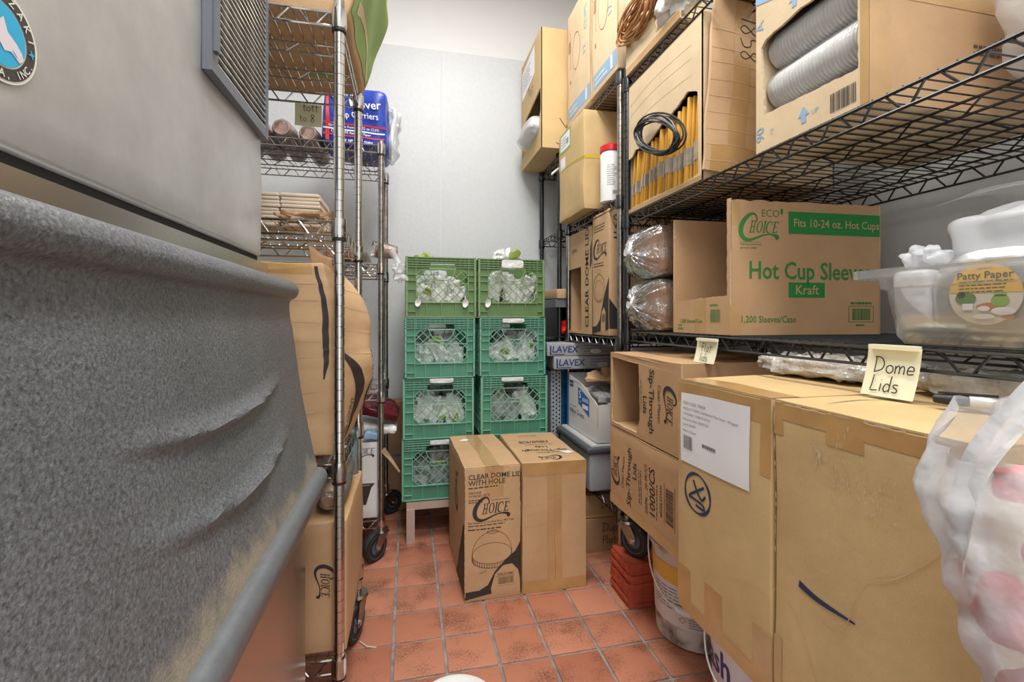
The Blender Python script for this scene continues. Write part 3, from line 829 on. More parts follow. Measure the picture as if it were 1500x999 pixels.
# ================================================================== SHELVING
rack('wire_rack', 'chrome wire rack on casters right behind the ice machine', -1.08, -0.164, 1.2, 1.645, (1.80, 1.294, 0.705, 0.232), 0.155, 1.836, 'x', 'chrome', 'chrome',
     casters=((1, 1, -1.9, 0.0), (-1, 1, 0.4, 0.0), (1, -1, PI * 0.9, 0.0), (-1, -1, 0.4, 0.0)))
rack('wire_rack', 'chrome wire rack on casters beside the green crates', -1.06, -0.118, 2.15, 2.60, (1.826, 1.299, 0.73, 0.164), 0.142, 1.842, 'x', 'chrome', 'chrome_worn',
     casters=((1, -1, -2.3, 0.0), (1, 1, 0.7, 0.0), (-1, 1, 0.4, 0.0), (-1, -1, 0.9, 0.0)))
rack('wire_rack', 'long black wire rack nearest the camera along the right wall', 0.82, 1.43, 0.12, 1.655, (1.972, 1.45, 1.008, 0.383), 0.305, 2.02, 'y', 'black_epoxy', 'black_epoxy', mids=3,
     casters=((-1, 1, -1.1, 0.1625), (1, 1, 0.4, 0.1625)))
rack('wire_rack', 'short chrome-posted wire rack in the middle of the right wall', 0.82, 1.43, 1.715, 2.33, (2.03, 1.54, 0.978, 0.30), 0.02, 2.075, 'y', 'dark_chrome', 'chrome_worn', mids=2)
rack('wire_rack', 'narrow dark wire rack in the far right corner', 0.795, 1.42, 2.405, 2.745, (1.94, 1.53, 0.95, 0.35), 0.02, 1.975, 'x', 'black_epoxy', 'black_epoxy', mids=1)
# tiles the caster of the black rack stands on
for sx in (0, 1):
    for k in range(11):
        o = MB().box(-0.076, 0.076, -0.078, 0.078, 0, 0.0138)
        for q in range(4): o.box(-0.078, -0.0755, -0.07 + q * 0.038, -0.048 + q * 0.038, 0.002, 0.012)
        o = o.build('clay_tile', 'red_tile_clay', None, False, ((0.862, 1.30)[sx] + random.uniform(-.004, .004), 1.648 + random.uniform(-.004, .004), 0.0147 * k), (0, 0, random.uniform(-.03, .03)))
        tag(o, ('red clay floor tile in the stack under the black rack caster', 'red clay floor tile in the hidden stack by the wall')[sx], 'tile', ('clay tiles stacked under the caster', 'clay tiles by the wall')[sx])

# ================================================================== MILK CRATES
def crate_panel(w, h):
    """one side: recessed wall with a window, ribs proud of it; x along the side, outward is -y"""
    wall = MB(); ribs = MB(); o = lambda u, v, n: (u * w - w / 2, -w / 2 + 0.009 - n, v * h)
    win = [(.15, .34), (.23, .245), (.80, .245), (.88, .34), (.88, .70), (.80, .80), (.71, .80), (.69, .89), (.35, .89), (.33, .80), (.23, .80), (.15, .70)]
    wall.prism([[(0, 0), (1, 0), (1, 1), (0, 1)], win[::-1]], 0.0028, lambda u, v, n: o(u, v, n - 0.0028))
    def rb(u0, u1, v0, v1, t=0.009):
        a = o(u0, v0, 0); b = o(u1, v1, t); ribs.box(a[0], b[0], b[1], a[1], a[2], b[2])
    e = 0.0024 / h
    for v in (0.985, 0.945, 0.905): rb(0, 1, v - e / 2, v + e / 2)
    for v in (0.865, 0.825): rb(0, .335, v - e / 2, v + e / 2); rb(.705, 1, v - e / 2, v + e / 2)
    for v in (0.70, 0.60, 0.45, 0.245, 0.09): rb(0, .145, v - e / 2, v + e / 2); rb(.885, 1, v - e / 2, v + e / 2)
    rb(.145, .885, .237 - e / 2, .237 + e / 2); rb(0, 1, 0, e * 1.5)
    eu = 0.0022 / w
    for u in (.145, .29, .5, .70, .885): rb(u - eu / 2, u + eu / 2, 0, .237)
    for u in (.145, .885): rb(u - eu / 2, u + eu / 2, .237, .985)
    for i in range(15):
        u = 0.03 + 0.94 * i / 14; rb(u - eu / 2, u + eu / 2, .905 if .33 < u < .71 else .825, .985, 0.006)
    for u in (0.0, 1 - 0.003 / w): rb(u, u + 0.003 / w, 0, 1)
    lat = MB(); pts = win
    # lattice clipped to the window
    oc = [(.15, .34), (.23, .245), (.80, .245), (.88, .34), (.88, .70), (.80, .80), (.23, .80), (.15, .70)]
    hole = [(.33, .82), (.37, .70), (.44, .62), (.60, .62), (.67, .70), (.71, .82)]
    def inside(p, poly):
        c = False; n = len(poly)
        for i in range(n):
            a, b = poly[i], poly[(i + 1) % n]
            if (a[1] > p[1]) != (b[1] > p[1]) and p[0] < (b[0] - a[0]) * (p[1] - a[1]) / (b[1] - a[1]) + a[0]: c = not c
        return c
    ar = w / h
    for sgn in (1, -1):
        for kk in range(-14, 30):
            run = None
            for q in range(0, 161):
                u = q / 160; v = sgn * (u * ar) * 0.98 + kk * 0.150 - (0 if sgn > 0 else 0)
                ok = inside((u, v), oc) and not inside((u, v), hole)
                if ok and run is None: run = (u, v)
                if (not ok or q == 160) and run is not None:
                    if last[0] - run[0] > 0.01:
                        a, b = o(run[0], run[1], 0.004 if sgn > 0 else 0.0035), o(last[0], last[1], 0.004 if sgn > 0 else 0.0035); lat.tube([a, b], 0.0019, 5)
                    run = None
                last = (u, v)
    lat.tube([o(.15, .56, .004), o(.88, .56, .004)], 0.0015, 5)
    lat.tube([o(a, b, .004) for a, b in hole], 0.0026, 5)
    lat.tube([o(a, b, .003) for a, b in oc], 0.0024, 5, True)
    return wall, lat, ribs
CW, CH = 0.336, 0.286
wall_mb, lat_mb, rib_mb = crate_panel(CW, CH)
def crate(label, loc, rz, m, group='milk crates', cat='crate'):
    t = thing('milk_crate', label, cat, loc, rz, group)
    if m not in crate.cache:
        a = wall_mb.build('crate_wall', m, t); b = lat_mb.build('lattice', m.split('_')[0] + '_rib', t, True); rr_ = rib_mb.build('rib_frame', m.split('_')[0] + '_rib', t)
        f = MB()
        for i in range(9):
            q = -CW / 2 + 0.012 + (CW - 0.024) * i / 8; f.box(q - 0.004, q + 0.004, -CW / 2 + 0.01, CW / 2 - 0.01, 0.001, 0.005); f.box(-CW / 2 + 0.01, CW / 2 - 0.01, q - 0.004, q + 0.004, 0.001, 0.0055)
        c = f.build('crate_floor', m, t); crate.cache[m] = (a.data, b.data, c.data, rr_.data)
        k0 = 1
    else:
        link('crate_floor', crate.cache[m][2], t); k0 = 0
    for k in range(k0, 4):
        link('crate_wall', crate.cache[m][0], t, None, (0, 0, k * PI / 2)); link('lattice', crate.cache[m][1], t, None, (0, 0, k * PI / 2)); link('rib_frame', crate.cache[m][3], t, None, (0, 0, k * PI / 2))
    return t
crate.cache = {}
rows_ = ('bottom', 'second lowest', 'third lowest', 'top')
for k in range(4):
    for s_ in (0, 1):
        z = 0.197 + 0.2895 * k
        x = (0.150, 0.503)[s_] + (-0.012, -0.006, -0.002, 0.003)[k] * (1 if s_ == 0 else -1) + (0.004 if s_ and k == 1 else 0)
        m = 'olive_green' if k == 3 else 'teal_green'
        crate('%s %s crate in the %s stack of milk crates' % ('olive green' if k == 3 else 'teal green', rows_[k], ('left', 'right')[s_]), (x, 2.25 + CW / 2 + random.uniform(-.004, .004), z), random.uniform(-.012, .012), m)
        grp = 'packets in the %s %s crate' % (('left', 'right')[s_], rows_[k])
        lab = 'crumpled plastic packet inside the %s crate of the %s stack' % (rows_[k], ('left', 'right')[s_])
        sd = k * 3.1 + s_ * 7.7
        rnd = random.Random(k * 17 + s_ * 5 + 3)
        for n in range(5):
            mm = 'packet_grey' if (n == 3 or (k < 2 and rnd.random() < 0.5)) else 'packet'
            hx = rnd.uniform(0.04, 0.058); hz = rnd.uniform(0.06, 0.105); tilt = rnd.uniform(-0.5, 0.5)
            dx = (-0.078, 0.0, 0.078, -0.045, 0.05)[n] + rnd.uniform(-.006, .006); dy = 0.088 if n < 3 else 0.20
            zz = hz * math.cos(tilt) + hx * abs(math.sin(tilt)) + 0.02 + (0.05 if n > 2 else 0)
            o = crumple('plastic_packet', hx, 0.05, hz, mm, (x + dx, 2.25 + dy, z + min(0.138, zz)), (rnd.uniform(-.15, .15), tilt, rnd.uniform(-.3, .3)), 0.026, 20, sd + n, None, 0.5, 26)
            tag(o, lab, 'packet', grp)
            if rnd.random() < 0.5:
                crumple('green_leaf_print', rnd.uniform(.012, .03), 0.005, rnd.uniform(.008, .022), 'packet_green', (rnd.uniform(-.4, .4) * hx, -0.052, rnd.uniform(-.7, .8) * hz), (0, rnd.uniform(-1, 1), 0), 0.012, 40, sd + n + 3, o, 0.9, 10)
# packets standing out of the two top crates
for lab, x, hx, hz, sd, ry in (('shiny clear packet with green print on top of right stack', 0.50, 0.085, 0.055, 3.3, 0.15), ('folded green packet corner above the left stack', 0.085, 0.05, 0.035, 8.1, 0.0)):
    o = crumple('plastic_packet', hx, 0.05, hz, 'packet' if x > 0.3 else 'packet_green', (x, 2.40, 1.345 + hz * 0.5), (0, ry, 0.3), 0.03, 14, sd, None, 0.8, 20, 0.55)
    tag(o, lab, 'packet')
    if x > 0.3: crumple('green_leaf_print', 0.038, 0.008, 0.024, 'packet_green', (0.02, -0.052, 0.02), (0, -0.5, 0), 0.008, 20, 4.4, o, 0.8, 10)
# white spoons caught in the top crate windows
for i, (x, z, lab) in enumerate(((0.045, 1.135, 'white plastic spoon at left corner of left top crate window'), (0.268, 1.132, 'white plastic spoon at right corner of left top crate window'), (0.378, 1.133, 'white plastic spoon at left corner of right top crate window'))):
    t = thing('plastic_spoon', lab, 'spoon', (x, 2.246, z), 0, 'spoons in the top crates')
    V = []; F = []; nn = 18
    for j in range(6):
        q = j / 5
        for i2 in range(nn):
            a = 2 * PI * i2 / nn; V.append((0.014 * q * math.cos(a), 0.009 * (1 - q * q) - 0.006, 0.021 * q * math.sin(a)))
    for j in range(5):
        for i2 in range(nn): i3 = (i2 + 1) % nn; F.append((j * nn + i2, j * nn + i3, (j + 1) * nn + i3, (j + 1) * nn + i2))
    MB().add(V, F).build('bowl', 'white_plastic', t, True, None, (0, 0.25, 0))
    MB().tube([(0.0, -0.002, 0.012), (0.004, 0.03, 0.03), (0.01, 0.07, 0.05)], 0.0035, 6).build('handle', 'white_plastic', t, True)
# paper tags tucked under the crate rims
for i, (x, z, lab) in enumerate(((0.155, 0.197 + 0.2895 * 2 - 0.014, 'white paper tag at handle of third lowest left crate'), (0.155, 0.197 + 0.2895 * 1 - 0.016, 'white paper tag at handle of second lowest left crate'),
                                 (0.50, 1.3225, 'white paper tag at handle of top right crate'), (0.505, 0.197 + 0.2895 * 3 - 0.018, 'white paper tag at handle of third lowest right crate'), (0.50, 0.197 + 0.2895 * 2 - 0.016, 'white paper tag at handle of second lowest right crate'))):
    o = crumple('paper_tag', 0.056, 0.004, 0.011 if i != 2 else 0.02, 'packet', (x, 2.2425, z if i != 2 else 1.325), (0, 0, 0), 0.003, 30, i + 2.0, None, 0.3, 10)
    tag(o, lab, 'paper tag', 'tags at the crate handles')
# stand under the crates
t = thing('crate_stand', 'low pale metal stand carrying the two stacks of crates', 'stand', (0.327, 2.43, 0))
MB().box(-0.335, 0.37, -0.175, -0.145, 0.155, 0.192).box(-0.335, 0.37, 0.145, 0.175, 0.155, 0.192).box(-0.335, -0.30, -0.145, 0.145, 0.155, 0.192).box(0.335, 0.37, -0.145, 0.145, 0.155, 0.192).build('frame', 'stand', t)
for k in range(5): MB().box(-0.335 + 0.16 * k, -0.275 + 0.16 * k, -0.145, 0.145, 0.181, 0.191).build('slat', 'stand', t)
for sx in (-0.335, 0.33):
    for sy in (-0.180, 0.140):
        MB().box(sx, sx + 0.038, sy, sy + 0.038, 0.0, 0.157).build('leg', 'stand', t)

# ================================================================== CARTONS ON THE FLOOR
def swoosh(k=1.0): pass
c = Carton('cardboard_box', 'kraft dome lid carton with bold black lid drawing standing before the crates', 'cardboard box', (0.214, 0.485, 0.498), (0.3035, 1.980, 0.0), math.radians(2.0), 'card', seed=11)
w, d, h = c.w, c.d, c.h
c.slab('top', 0.0, 0.002, w / 2 - 0.002, d - 0.002); c.slab('top', w / 2 + 0.002, 0.002, w, d - 0.002)
c.tape('top', w / 2 - 0.028, 0.0, w / 2 + 0.028, d, 'tape_pale', off=0.0036)
c.tape('front', 0.075, 0.385, 0.15, h, 'tape_pale')
c.print('top', S_poly([[(0.03, 0.39), (0.06, 0.42), (0.082, 0.41), (0.07, 0.385)]]), 'paper', 'paper_scrap', 0.0042)
c.print('front', S_join(S_move(S_text('CLEAR DOME LID', 0.0265, 0.012), 0.013, 0.457), S_move(S_text('WITH HOLE', 0.0265, 0.012), 0.013, 0.434)), 'ink_black')
c.print('front', S_join(S_move(S_lines(0.155, 1, 0.01, 0.004, 3), 0.013, 0.423), S_move(S_text('500/CASE', 0.012, 0.004), 0.013, 0.403), S_move(S_text('10 PACKS OF 50', 0.012, 0.004), 0.013, 0.391), S_move(S_lines(0.07, 2, 0.008, 0.003, 5), 0.013, 0.379),
        S_move(S_text('Fits Choice 9, 12, 16, 20 & 24 oz. PET Cups', 0.0098, 0.008), 0.013, 0.292), S_move(S_lines(0.15, 1, 0.008, 0.003, 6), 0.013, 0.283), S_move(S_lines(0.17, 1, 0.008, 0.004, 8), 0.013, 0.268), S_move(S_text('FOR EVERYDAY VALUE', 0.007, 0), 0.1, 0.372)), 'ink_black')
c.print('front', S_move(S_logo(0.152), 0.030, 0.300), 'ink_black', 'logo')
dome = [S_ribbon([(0.105 - 0.077 * math.cos(PI * i / 14), 0.175 + 0.083 * math.sin(PI * i / 14)) for i in range(15)], 0.0014, 2)]
dome += [S_ellipse(0.105, 0.175, 0.077, 0.040, 36, (0.0755, 0.0386)), S_ellipse(0.105, 0.256, 0.022, 0.007, 20, (0.0205, 0.0056))]
for i in range(23):
    a = PI + PI * (i + 0.5) / 23; x, y = 0.105 + 0.077 * math.cos(a), 0.172 + 0.036 * math.sin(a); dome.append(S_rect(x - 0.0009, y - 0.016, x + 0.0009, y))
dome.append(S_ribbon([(0.105 + 0.077 * math.cos(PI + PI * i / 12), 0.156 + 0.036 * math.sin(PI + PI * i / 12)) for i in range(13)], 0.0018, 2))
for s_ in (-1, 1): dome.append(S_rect(0.105 + s_ * 0.077 - 0.0009, 0.156, 0.105 + s_ * 0.077 + 0.0009, 0.176))
c.print('front', S_join(*dome), 'ink_black', 'lid_drawing')
sc = lambda pts: [((x - 150) / 280 * w, (940 - y) / 715 * h) for x, y in pts]
def closed_poly(pts, n=4): return [(p.x, p.y) for p in catmull([(a, b, 0) for a, b in pts], n, True)]
c.print('front', S_poly([sc([(429, 640), (405, 690), (352, 735), (302, 787), (265, 860), (222, 885), (151, 887), (151, 928), (283, 908), (280, 880), (302, 802), (345, 758), (390, 756), (420, 795), (429, 850)])]), 'ink_black', 'swoosh_print')
c.print('front', S_join(S_move(S_barcode(0.06, 0.026, 4), 0.128, 0.055), S_move(S_text('500LDOME', 0.013, 0.008), 0.125, 0.088), S_rect(0.12, 0.048, 0.196, 0.0487), S_rect(0.12, 0.084, 0.196, 0.0847), S_move(S_text('recycle', 0.011, 0, 0.2), 0.055, 0.10, 1, 0.3)), 'ink_soft', 'barcode')
c.print('left', S_poly([[(0.25, 0.0), (0.32, 0.10), (0.39, 0.20), (0.45, 0.27), (0.484, 0.30), (0.484, 0.02)], ]), 'ink_black', 'swoosh_print')
c.print('left', S_move(S_logo(0.18), 0.30, 0.26, 1, PI / 2), 'ink_black', 'logo'); c.wear('front', 'up', seed=2); c.wear('front', 'lo', seed=3); c.wear('front', 'hi', 0.6, 1, seed=4)

c = Carton('cardboard_box', 'kraft sip-through lid carton lying on its side beside the dome lid carton', 'cardboard box', (0.258, 0.455, 0.502), (0.5575, 1.9745, 0.0), 0.0, 'card', seed=23)
w, d, h = c.w, c.d, c.h
c.slab('front', 0.001, 0.002, w / 2 - 0.002, h - 0.002); c.slab('front', w / 2 + 0.002, 0.002, w, h - 0.002)
c.tape('front', w / 2 - 0.030, 0.0, w / 2 - 0.002, h, 'tape_pale', off=0.0036); c.tape('front', w / 2 + 0.002, 0.0, w / 2 + 0.030, h, 'tape_pale', off=0.0036)
for v0, v1 in ((0, 0.045), (h - 0.05, h)): c.tape('front', 0.002, v0, w, v1, 'tape', off=0.004)
for v, u0, u1, dv in ((0.335, 0.0, 0.12, 0.01), (0.30, 0.01, 0.12, 0.012), (0.255, 0.0, 0.12, 0.004), (0.21, 0.13, 0.258, 0.028), (0.36, 0.135, 0.25, 0.012)):
    c.print('front', S_ribbon([(u0, v), ((u0 + u1) / 2, v + dv * 0.4), (u1, v + dv)], 0.0012, 4), 'card_crease', 'crease', 0.0042)
c.wear('front', 'up', seed=5); c.wear('front', 'lo', seed=6)
R2 = PI
top = [S_move(S_logo(0.10), 0.175, 0.075, 1, R2), S_move(S_text('Clear Plastic', 0.022, 0.002, 0, 'CENTER'), 0.145, 0.125, 1, R2), S_move(S_text('Sip-Through', 0.040, 0.01, 0, 'CENTER'), 0.135, 0.165, 1, R2), S_move(S_text('Lids', 0.036, 0.01, 0, 'CENTER'), 0.135, 0.215, 1, R2),
       S_move(S_lines(0.13, 1, 0.01, 0.004, 2), 0.2, 0.245, 1, R2), S_move(S_text('1000/CS', 0.042, 0.012, 0, 'CENTER'), 0.125, 0.305, 1, R2), S_move(S_text('50/PK - 20 PK/CS', 0.018, 0.002, 0, 'CENTER'), 0.125, 0.28, 1, R2), S_move(S_text('500LSTWH', 0.018, 0.004, 0, 'CENTER'), 0.12, 0.40, 1, R2)]
c.print('top', S_join(*top), 'ink_black')
c.print('top', S_poly([[(0.188, 0.125), (0.232, 0.135), (0.246, 0.10), (0.214, 0.085)]]), 'paper', 'paper_scrap', 0.0016)

# ================================================================== LOWER RIGHT: cooler and what is round it
t = thing('cooler_chest', 'grey plastic cooler chest with dark lid rim under the white box', 'cooler', (1.0, 2.105, 0.306))
def softbox(name, m, t, size, loc, r, rot=None):
    C = Carton('x', 'x', 'x', size, (0, 0, 0), m=m, r=r, amp=0, step=0.3); b = C.root.children[0]; b.name = name; b.parent = t; b.location = loc
    if rot: b.rotation_euler = rot
    bpy.data.objects.remove(C.root); return b
softbox('body', 'cooler_grey', t, (0.47, 0.41, 0.165), (0, 0, 0), 0.012)
softbox('lid_rim', 'cooler_rim', t, (0.50, 0.44, 0.03), (0, 0, 0.166), 0.010)
softbox('lid', 'cooler_lid', t, (0.47, 0.41, 0.018), (0.006, -0.004, 0.188), 0.007)
c = Carton('cardboard_box', 'white gown carton with bright blue print on the grey cooler', 'cardboard box', (0.40, 0.40, 0.265), (1.0, 2.10, 0.515), 0, 'card_white', amp=0.001, body=False)
c.panels({'left': [[(0, 0), (0.40, 0), (0.40, 0.165), (0.37, 0.18), (0.33, 0.19), (0.28, 0.215), (0.2, 0.235), (0.1, 0.25), (0.0, 0.265)]], 'front': [[(0, 0), (0.4, 0), (0.4, 0.165), (0.3, 0.16), (0.18, 0.172), (0.0, 0.165)]], 'back': True, 'right': True, 'bottom': True})
c.print('left', S_rect(0.001, 0.002, 0.034, 0.262), 'ink_blue', 'blue_edge')
c.print('left', S_poly([[(0.17, 0.215), (0.31, 0.178), (0.31, 0.095), (0.17, 0.135)]]), 'ink_blue', 'blue_panel')
c.print('left', S_join(S_move(S_text('5', 0.05, 0.02), 0.185, 0.165), S_move(S_text('stock', 0.035, 0.01), 0.225, 0.155), S_rect(0.225, 0.122, 0.298, 0.142), S_move(S_text('oz', 0.018, 0), 0.185, 0.143)), 'ink_white', 'printed_text', 0.0016)
c.print('left', S_join(S_move(S_text('White Gowns', 0.034, 0.006), 0.05, 0.075), S_rect(0.05, 0.205, 0.10, 0.235)), 'ink_navy')
c.print('left', S_move(S_text('LAVEX', 0.016, 0.01), 0.053, 0.214), 'ink_white', 'printed_text', 0.0016)
c.print('left', S_join(S_move(S_text('Isolation protective', 0.011), 0.05, 0.108), S_move(S_text('1 dozen per carton', 0.010), 0.05, 0.06)), 'ink_grey')
o = crumple('crumpled_gown', 0.17, 0.17, 0.05, 'packet_grey', (1.0, 2.10, 0.68), (0, 0, 0), 0.04, 12, 3.0, None, 0.5, 24); tag(o, 'grey crumpled cloth in the open white gown carton', 'cloth')
o = crumple('kraft_paper', 0.13, 0.13, 0.02, 'card_in', (0.98, 2.06, 0.785), (0.1, -0.1, 0.3), 0.05, 14, 6.0, None, 0.5, 20); tag(o, 'crumpled brown paper on top of the white gown carton', 'paper')
for k in range(2):
    crate('blue crate %s the stack in the far right corner' % ('at the bottom of' if k == 0 else 'on top of'), (0.965, 2.565, 0.36 + 0.288 * k), 0.0, 'blue_plastic', 'blue crates in the corner')
# grey perforated basket side by the blue crate
t = thing('grey_basket', 'tall grey perforated plastic basket between blue crate and cooler', 'basket', (0.80, 2.36, 0.306))
def perf(w, h, nx, nz_):
    loops = [[(0, 0), (w, 0), (w, h), (0, h)]]
    for i in range(nx):
        for j in range(nz_):
            cx = w * (i + 0.5) / nx; cy = h * (j + 0.5 + (0.25 if i % 2 else -0.25)) / nz_; a, b_ = w / nx * 0.34, h / nz_ * 0.36
            loops.append([(cx, cy - b_), (cx - a, cy), (cx, cy + b_), (cx + a, cy)])
    return loops
MB().prism(perf(0.05, 0.36, 3, 17), 0.003, lambda u, v, w_: (-0.072 + u, -0.03 - w_, v + 0.12)).build('front_side', 'cooler_grey', t)
MB().prism(perf(0.08, 0.36, 4, 17), 0.003, lambda u, v, w_: (-0.072 - w_, 0.05 - u, v + 0.12)).build('left_side', 'cooler_grey', t)
MB().box(-0.072, -0.022, -0.03, 0.05, 0, 0.12).build('base', 'cooler_grey', t)
MB().box(-0.078, -0.018, -0.037, 0.055, 0.48, 0.495).build('rim', 'cooler_rim', t)
for k, (lab, x, y, z, rz) in enumerate((('grey flat glove carton lettered in blue, lower of two', 0.90, 2.305, 0.803, -0.04), ('grey flat glove carton lettered in blue, upper of two', 0.865, 2.312, 0.870, -0.02))):
    c = Carton('glove_carton', lab, 'cardboard box', (0.37, 0.15, 0.065), (x, y, z), rz, 'card_grey', amp=0.0006, group='flat grey cartons')
    c.print('front', S_join(S_move(S_text('LAVEX', 0.046, 0.016, 0.12), 0.022, 0.018), S_rect(0.012, 0.008, 0.02, 0.052), S_rect(0.012, 0.006, 0.09, 0.0095)), 'ink_navy', 'logo')
    c.print('front', S_join(S_move(S_lines(0.14, 3, 0.014, 0.004, 3 + k), 0.19, 0.048)), 'ink_grey', 'small_print')
    c.print('front', S_ellipse(0.255, 0.022, 0.03, 0.012), 'ink_white', 'oval_mark')
c = Carton('cardboard_box', 'small grey coffee carton behind the open sip-through carton', 'cardboard box', (0.20, 0.16, 0.15), (0.985, 1.83, 0.80), 0, 'card_grey', amp=0.002)
c.print('front', S_join(S_move(S_text('COFFEE', 0.03, 0.008), 0.02, 0.09), S_move(S_lines(0.12, 1, 0.01, 0.006, 2), 0.02, 0.066)), 'ink_black')
c2 = Carton('cardboard_box', 'grey carton carrying the small coffee carton behind the open sip-through carton', 'cardboard box', (0.2, 0.11, 0.283), (1.0, 1.81, 0.515), 0, 'card_grey', amp=0.002)
for k, (z, hh, lab) in enumerate(((0.0, 0.165, 'brown carton with pen writing on floor under the cooler'), (0.167, 0.10, 'brown carton directly below the cooler shelf'))):
    c = Carton('cardboard_box', lab, 'cardboard box', (0.46, 0.40, hh), (0.935, 2.165, z), 0, 'card_dark', seed=31 + k)
    if k == 0: c.print('front', S_join(S_move(S_hand('Duplex', 0.05), 0.12, 0.095), S_move(S_hand('Pads', 0.05), 0.12, 0.02)) if False else S_join(S_move(S_hand('Dupl', 0.04), 0.15, 0.10), S_move(S_hand('Plates', 0.036), 0.15, 0.045)), 'ink_pen', 'handwriting')
    else: c.print('front', S_move(S_hand('Dupl', 0.036), 0.14, 0.04), 'ink_pen', 'handwriting')
    c.tape('front', 0.0, 0.0, 0.46, 0.012)
# tray with a red item in the corner rack
t = thing('dark_tray', 'dark plastic tray holding something red in the far corner rack', 'tray', (0.93, 2.50, 0.958))
MB().box(-0.16, 0.16, -0.12, 0.12, 0, 0.006).box(-0.16, 0.16, 0.115, 0.12, 0.006, 0.16).box(-0.16, -0.155, -0.12, 0.115, 0.006, 0.16).box(0.155, 0.16, -0.12, 0.115, 0.006, 0.16).build('shell', 'black_plastic', t)
MB().box(-0.165, 0.165, -0.125, 0.125, 0.16, 0.205).build('lid', 'vent_frame', t)
o = crumple('red_item', 0.05, 0.05, 0.04, 'bright_red', (0.845, 2.44, 1.005), (0, 0, 0.3), 0.02, 14, 4.0, None, 0.8, 16); tag(o, 'bright red plastic item inside the dark tray', 'plastic item')
c = Carton('cardboard_box', 'flat brown carton lying on the dark tray in the corner', 'cardboard box', (0.33, 0.24, 0.05), (0.93, 2.49, 1.165), 0.03, 'card', amp=0.002)

# ================================================================== LEFT RACK ITEMS
def lean_right(p, s):
    if p.x > 0: p.x += 0.34 * min(p.z, 0.25) * (p.x / (s.w / 2)) ** 2 + 0.0
    return p
c = Carton('cardboard_box', 'bulging carton with green printed side on top of the chrome rack', 'cardboard box', (0.60, 0.44, 0.42), (-0.452, 1.435, 1.8065), 0, 'card', r=0.008, amp=0.006, seed=3, warp=lean_right)
c.print('right', S_poly([[(0.012, 0.02), (0.425, 0.02), (0.425, 0.10), (0.41, 0.40), (0.012, 0.40)]]), 'green_print', 'green_panel', 0.0015)
c.print('right', S_ribbon([(0.05, 0.05), (0.2, 0.09), (0.40, 0.03)], [0.03, 0.012, 0.02]), 'card_pale', 'tan_stripe', 0.0025)
for u, v in ((0.08, 0.33), (0.32, 0.28), (0.50, 0.12)): c.print('bottom', S_ellipse(u, v, 0.05, 0.02), 'green_print', 'green_print_patch', 0.0015)
t = thing('note_slip', 'yellowed note slip hanging from top shelf of chrome rack', 'note', (-0.318, 1.636, 1.725), 0.04)
V = []; F = []
for j in range(6):
    for i in range(5): V.append((-0.041 + 0.082 * i / 4, 0.003 * math.sin(i * 0.9) * (j / 5) - 0.006 * (j / 5) ** 2, 0.034 - 0.074 * j / 5))
for j in range(5):
    for i in range(4): a = j * 5 + i; F.append((a, a + 5, a + 6, a + 1))
MB().add(V, F).build('paper', 'note_paper_old', t, True)
sh = S_join(S_move(S_hand('tott', 0.026, 0.07), -0.017, 0.008), S_move(S_hand('to', 0.022, 0.07), -0.026, -0.026), S_move(S_hand('8', 0.026, 0.07), 0.006, -0.028))
MB().add([(u, -0.0085, v) for u, v in sh[0]], sh[1]).build('handwriting', 'ink_pen', t)
# cup sleeves on the top shelf of the far chrome rack
for i, (x, y) in enumerate(((-0.529, 2.16), (-0.627, 2.17), (-0.726, 2.165), (-0.431, 2.20))):
    cup_sleeve('plastic-wrapped paper cup sleeve on top shelf of the far chrome rack', (x, y, 1.876), 26, 'cup_pinkish', 0.032, 0.042, 0.010, group='cup sleeves on the far top shelf', depth=0.08, fm='film')
c = Carton('carrier_bag_pack', 'blue and red printed pack of cup carriers on the far chrome rack', 'packaged goods', (0.285, 0.32, 0.265), (-0.232, 2.352, 1.834), 0, 'blue_bag', r=0.04, amp=0.010, seed=17, step=0.025)
w, h = c.w, c.h
def fr_print(sh, m, n=0.002): c.print('front', sh, m, 'printed_text', n, 0.015)
fr_print(S_join(S_rect(0.01, 0.095, 0.275, 0.102), S_rect(0.01, 0.045, 0.275, 0.052), S_rect(0.02, 0.02, 0.034, 0.24), S_rect(0.258, 0.0, 0.27, 0.045)), 'ink_red', 0.003)
fr_print(S_join(S_rect(0.012, 0.070, 0.273, 0.076)), 'ink_white', 0.004)
fr_print(S_join(S_move(S_text('Mover', 0.048, 0.014), 0.125, 0.165), S_move(S_text('Drink', 0.048, 0.014), 0.05, 0.205), S_move(S_text('Cup Carriers', 0.034, 0.010), 0.055, 0.125), S_move(S_text('Grip Cups from 8 to 32 oz CUPS', 0.0155, 0.008), 0.03, 0.081), S_move(S_text('Only 100% Recycled Paper', 0.0155, 0.008), 0.04, 0.056), S_move(S_text('holds up to 4 cups', 0.022, 0.008), 0.06, 0.020)), 'ink_white', 0.006)
o = crumple('plastic_tail', 0.03, 0.10, 0.13, 'film_milky', (0.160, 0.02, 0.11), (0, 0.1, 0), 0.03, 12, 3.0, c.root, 0.7, 18)
